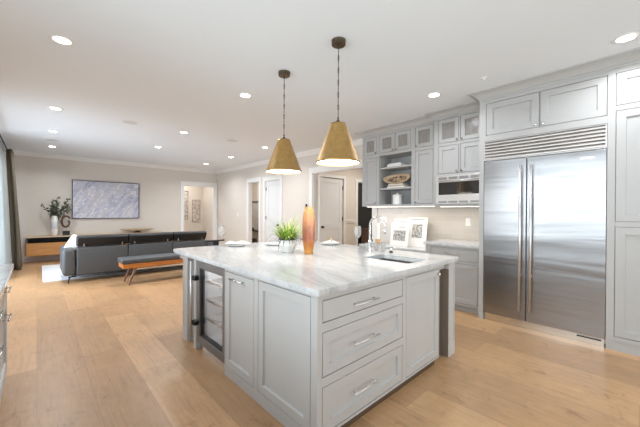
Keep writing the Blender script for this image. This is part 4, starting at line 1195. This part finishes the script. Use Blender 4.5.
# bench behind the sofa
bn = thing('bench', 'dark upholstered bench on orange wood frame behind the sofa', 'bench', (1.95, 6.52, 0))
BX0, BX1, BY0, BY1 = 1.10, 2.85, 6.30, 6.74
soft('seat_pad', (BX0, BX1, BY0, BY1, 0.385, 0.475), 'grey_leather', bn, 0.025)
mb = MB(); mb.box(BX0 + 0.02, BX1 - 0.02, BY0 + 0.015, BY0 + 0.045, 0.305, 0.385); mb.box(BX0 + 0.02, BX1 - 0.02, BY1 - 0.045, BY1 - 0.015, 0.305, 0.385)
mb.box(BX0 + 0.02, BX0 + 0.05, BY0 + 0.045, BY1 - 0.045, 0.305, 0.385); mb.box(BX1 - 0.05, BX1 - 0.02, BY0 + 0.045, BY1 - 0.045, 0.305, 0.385)
obj('frame', mb, 'bench_wood', bn, bevel=0.004)
for (x, s) in ((BX0 + 0.22, -1), (BX1 - 0.22, 1)):
    for y in (BY0 + 0.03, BY1 - 0.03):
        mb = MB(); mb.tube([(x, y, 0.305), (x + s * 0.115, y, 0)], 0.02, 8, radii=[0.026, 0.014]); obj('leg', mb, 'leg_wood', bn)
    mb = MB(); mb.box(x - 0.02, x + 0.02, BY0 + 0.03, BY1 - 0.03, 0.27, 0.305); obj('cross_rail', mb, 'leg_wood', bn)
mb = MB(); mb.box(BX0 + 0.22, BX1 - 0.22, BY0 + 0.20, BY0 + 0.235, 0.235, 0.268); obj('stretcher', mb, 'bright_steel', bn)
# rug
mb = MB(); mb.box(0.08, 3.3, 7.60, 9.9, 0.0, 0.014)
tag(obj('area_rug', mb, 'rug', bevel=0.004), 'pale grey-white area rug under the sofa', 'rug')
# floating media console
cs = thing('media_console', 'wall-hung console with orange wood drawers and black open shelf', 'console', (1.3, 10.6, 0.2))
C0, C1, CY = -0.20, 2.95, 10.47
mb = MB(); mb.box(C0, C1, CY, YB - 0.002, 0.650, 0.682); obj('top', mb, 'pale_wood', cs, bevel=0.003)
mb = MB(); mb.box(C0 + 0.02, C1 - 0.02, YB - 0.03, YB - 0.002, 0.21, 0.65); mb.box(C0 + 0.02, C1 - 0.02, CY + 0.03, YB - 0.03, 0.50, 0.52)
for x in (C0 + 0.02, 1.36, C1 - 0.04): mb.box(x, x + 0.02, CY + 0.03, YB - 0.03, 0.52, 0.65)
obj('shelf_box', mb, 'black', cs)
mb = MB(); mb.box(C0, C1, CY + 0.02, YB - 0.002, 0.195, 0.50); obj('body', mb, 'orange_wood', cs)
for k in range(3):
    a = C0 + 0.002 + k * (C1 - C0) / 3; mb = MB(); mb.box(a, a + (C1 - C0) / 3 - 0.005, CY, CY + 0.02, 0.195, 0.515); obj('drawer', mb, 'orange_wood', cs, bevel=0.002)
# vase with olive branches, ring sculpture, tray on the console
VX, VY, VZ = 0.335, 10.65, 0.682
mb = MB(); mb.lathe([(0, 0), (0.062, 0), (0.068, 0.01), (0.072, 0.10), (0.072, 0.42), (0.066, 0.47), (0.055, 0.50), (0.052, 0.53), (0.047, 0.53), (0.05, 0.49), (0.064, 0.42), (0.064, 0.02), (0, 0.02)], (VX, VY, VZ), 32)
tag(obj('ceramic_vase', mb, 'banded_ceramic', smooth=True, origin=(VX, VY, VZ)), 'tall white and grey banded vase on the media console', 'vase')
ob = thing('olive_branches', 'bunch of dark green olive branches standing in the banded vase', 'branches', (VX, VY, VZ + 0.03))
ms, ml = MB(), MB(); random.seed(3)
for k in range(13):
    a = random.uniform(0, 2 * PI); reach = random.uniform(0.08, 0.26); hgt = random.uniform(0.22, 0.50)
    if k < 4: a = (0.1, PI - 0.1, 0.2, 0.0)[k]; reach = (0.36, 0.22, 0.30, 0.33)[k]; hgt = (0.30, 0.3, 0.48, 0.18)[k]
    pts = []
    for i in range(9):
        s = i / 8
        r_ = 0.02 + reach * max(0, s - 0.45) / 0.55 * (0.6 + 0.4 * s)
        pts.append(Vector((VX + r_ * math.cos(a), VY + 0.6 * r_ * math.sin(a), VZ + 0.05 + (0.47 + hgt) * s)))
    ms.tube(pts, 0.003, 5)
    for i in range(34):
        s = random.uniform(0.55, 1.0); j = min(7, int(s * 8)); p = pts[j].lerp(pts[j + 1], s * 8 - j)
        d = Vector((random.uniform(-1, 1), random.uniform(-1, 0.6), random.uniform(-0.35, 1))).normalized(); L = random.uniform(0.05, 0.085); w = L * 0.24
        sd = d.cross(Vector((random.uniform(-1, 1), random.uniform(-1, 1), random.uniform(-1, 1)))).normalized(); nn = d.cross(sd) * w * 0.25
        rim = [p, p + d * L * 0.3 + sd * w, p + d * L * 0.7 + sd * w * 0.8, p + d * L, p + d * L * 0.7 - sd * w * 0.8, p + d * L * 0.3 - sd * w]
        mid = p + d * L * 0.5 + nn; mid = ml.bm.verts.new(mid); vs = [ml.bm.verts.new(q) for q in rim]
        for i2 in range(6): ml.bm.faces.new((mid, vs[i2], vs[(i2 + 1) % 6]))
obj('stems', ms, 'dark_wood', ob); obj('foliage', ml, 'olive_leaf', ob)
sc = thing('ring_sculpture', 'dark open ring sculpture on a black block beside the vase', 'sculpture', (0.575, 10.65, 0.682))
mb = MB(); mb.box(0.50, 0.65, 10.60, 10.70, 0.682, 0.80); obj('plinth', mb, 'black', sc)
mb = MB(); mb.tube([(0.575, 10.65, 0.80), (0.575, 10.65, 0.885)], 0.006, 8); obj('stand_rod', mb, 'nickel', sc)
mb = MB(); n = 40; pts = []; rad = []
for i in range(n + 1):
    t = math.radians(35) + (2 * PI - math.radians(20)) * i / n; R = 0.135 - 0.055 * (i / n) ** 3
    pts.append((0.575 + R * 0.72 * math.cos(t), 10.65, 1.045 + R * 1.15 * math.sin(t))); rad.append(0.020 + 0.008 * math.sin(PI * i / n))
pts += [(0.60, 10.65, 1.06)]; rad.append(0.015)
mb.tube(pts, 0.02, 10, radii=rad); obj('ring', mb, 'dark_wood', sc, smooth=True)
ty = MB(); ty.lathe([(0, 0.0), (0.30, 0.0), (0.42, 0.030), (0.46, 0.050), (0.465, 0.056), (0.45, 0.056), (0.40, 0.038), (0.29, 0.016), (0, 0.014)], (2.27, 10.68, 0.745), 40, sy=0.42)
tr_ = tag(obj('wooden_tray', ty, 'pale_wood', smooth=True, origin=(2.27, 10.68, 0.682)), 'long shallow wooden bowl on the console, peeking over the sofa', 'bowl')
mb = MB(); mb.lathe([(0, 0), (0.12, 0), (0.10, 0.02), (0.06, 0.045), (0.09, 0.063), (0, 0.063)], (2.27, 10.68, 0.682), 24); obj('foot', mb, 'dark_wood', tr_)
# painting
pt = thing('wall_painting', 'large abstract lavender-blue painting in a thin grey frame', 'painting', (1.535, YB, 1.12))
A0, A1, Z0, Z1 = 0.71, 2.36, 1.12, 2.215
mb = MB(); face_frame(mb, fy(YB - 0.05), A0, A1, Z0, Z1, [(A0 + 0.014, A1 - 0.014, Z0 + 0.014, Z1 - 0.014)], 0.048); obj('frame', mb, 'vent_grey' if False else 'black_metal', pt)
mb = MB(); mb.box(A0 + 0.015, A1 - 0.015, YB - 0.038, YB - 0.005, Z0 + 0.015, Z1 - 0.015); obj('canvas', mb, 'abstract_canvas', pt)
# curtains on the left wall
def cloth(name, y0, y1, xb, amp, waves, mat, parent, z0=0.015, z1=2.70, flare=0.0, seed=0, lean=0.0):
    mb = MB(); n = waves * 10; rows = 14; g = []
    for r in range(rows + 1):
        s = r / rows; z = z0 + (z1 - z0) * s; row = []
        for i in range(n + 1):
            u = i / n
            yy = y0 + (y1 - y0) * u + flare * (1 - s) * (u - 0.2)
            xx = xb + amp * (0.7 + 0.3 * (1 - s)) * math.sin(u * waves * 2 * PI + seed + 0.4 * math.sin(3 * s)) + lean * (1 - s)
            row.append(mb.bm.verts.new((xx, yy, z)))
        g.append(row)
    for r in range(rows):
        for i in range(n): mb.bm.faces.new((g[r][i], g[r][i + 1], g[r + 1][i + 1], g[r + 1][i]))
    o = obj(name, mb, mat, parent, smooth=True)
    md = o.modifiers.new('thick', 'SOLIDIFY'); md.thickness = 0.003
    return o
ct = thing('window_curtain', 'taupe floor-length curtain hanging on a black rod at left', 'curtain', (-0.5, 9.5, 0))
cloth('drape', 9.50, 10.12, -0.455, 0.075, 4, 'taupe_drape', ct, flare=0.2, lean=0.13)
mb = MB(); mb.tube([(-0.50, 5.3, 2.725), (-0.50, 10.14, 2.725)], 0.014, 10); mb.lathe([(0, -0.03), (0.025, -0.015), (0.03, 0), (0.025, 0.015), (0, 0.03)], (-0.50, 10.16, 2.725), 16)
for y in (5.5, 10.09): mb.tube([(-0.50, y, 2.725), (XL, y, 2.725)], 0.008, 8)
obj('curtain_rod', mb, 'black_metal', ct)
sh = tag(cloth('sheer_curtain', 8.45, 9.48, -0.555, 0.06, 10, 'sheer_drape', None, z1=2.69, lean=0.08), 'pale sheer curtain hanging beside the taupe one', 'curtain')

# ------------------------------------------------------------ seen through the doorways
def wall_frame(label, f, a0, a1, z0, z1, matf, matc):
    r = thing('framed_art', label, 'picture', f((a0 + a1) / 2, 0, z0))
    mb = MB(); face_frame(mb, f, a0, a1, z0, z1, [(a0 + 0.02, a1 - 0.02, z0 + 0.02, z1 - 0.02)], 0.024); obj('frame', mb, matf, r)
    mb = MB(); fbox(mb, f, a0 + 0.02, a1 - 0.02, 0.008, 0.024, z0 + 0.02, z1 - 0.02); obj('print', mb, matc, r)
wall_frame('tall framed print on the hall wall at the left of the far doorway', fy(12.375), 3.98, 4.40, 1.04, 2.16, 'nickel', 'botanical_print')
wall_frame('smaller pinkish framed print on the hall wall, right one of two', fy(12.375), 4.55, 4.88, 0.91, 1.82, 'nickel', 'botanical_print')
r = thing('vanity_mirror', 'grey framed mirror seen through the narrow bath doorway', 'mirror', (6.2, 10.25, 0.6))
mb = MB(); f = fx(6.165); face_frame(mb, f, 9.95, 10.60, 0.60, 1.74, [(9.98, 10.57, 0.63, 1.71)], 0.03); obj('frame', mb, 'black_metal', r)
mb = MB(); fbox(mb, f, 9.98, 10.57, 0.012, 0.03, 0.63, 1.71); obj('mirror_glass', mb, 'vent_grey', r)
mb = MB(); fbox(mb, f, 9.95, 10.60, -0.12, 0.0, 0.60, 0.625); obj('ledge', mb, 'black_metal', r)
mb = MB(); mb.lathe([(0, 0), (0.035, 0), (0.04, 0.05), (0.025, 0.09), (0.012, 0.12), (0, 0.12)], (6.10, 10.30, 0.625), 16)
tag(obj('small_bottle', mb, 'black', smooth=True, origin=(6.10, 10.30, 0.625)), 'small dark bottle on the ledge below the bath mirror', 'bottle')
mb = MB(); mb.lathe([(0, 0), (0.17, 0), (0.2, 0.02), (0.22, 0.32), (0.21, 0.33), (0, 0.30)], (5.90, 10.15, 0), 24)
tag(obj('waste_basket', mb, 'black', origin=(5.90, 10.15, 0)), 'black basket on the floor below the bath mirror', 'basket')
hc = thing('hall_console', 'dark brown wooden console in front of the black door', 'console', (6.95, 5.2, 0))
mb = MB(); mb.box(6.62, 7.4, 5.02, 5.40, 0.87, 0.90); obj('top', mb, 'dark_wood', hc)
mb = MB(); mb.box(6.64, 7.38, 5.04, 5.38, 0.25, 0.87); obj('body', mb, 'dark_wood', hc)
for x in (6.65, 7.33):
    for y in (5.05, 5.33):
        mb = MB(); mb.box(x, x + 0.04, y, y + 0.04, 0, 0.25); obj('leg', mb, 'dark_wood', hc)
# lamps lighting the side rooms
for (x, y, p, lab) in ((4.0, 11.7, 16, 'flush ceiling lamp in the hall beyond the far doorway'), (5.6, 9.2, 20, 'flush ceiling lamp in the bath beyond the narrow doorway'), (6.2, 4.3, 24, 'flush ceiling lamp in the vestibule beyond the wide opening')):
    r = thing('flush_ceiling_lamp', lab, 'ceiling light', (x, y, H - 0.04))
    mb = MB(); mb.lathe([(0.11, 0.04), (0.11, 0.02), (0.10, 0.0), (0.104, 0.04)], (x, y, H - 0.04), 28); obj('rim', mb, 'trim_paint', r)
    mb = MB(); mb.lathe([(0.10, 0.012), (0.06, 0.002), (0, 0)], (x, y, H - 0.04), 28); obj('diffuser', mb, 'strip_glow', r, smooth=True)
    area('flush_light', (0, 0, -0.01), (0, 0, 0), 0.18, 0.18, p, (1.0, 0.94, 0.86), r, 170, 'DISK')
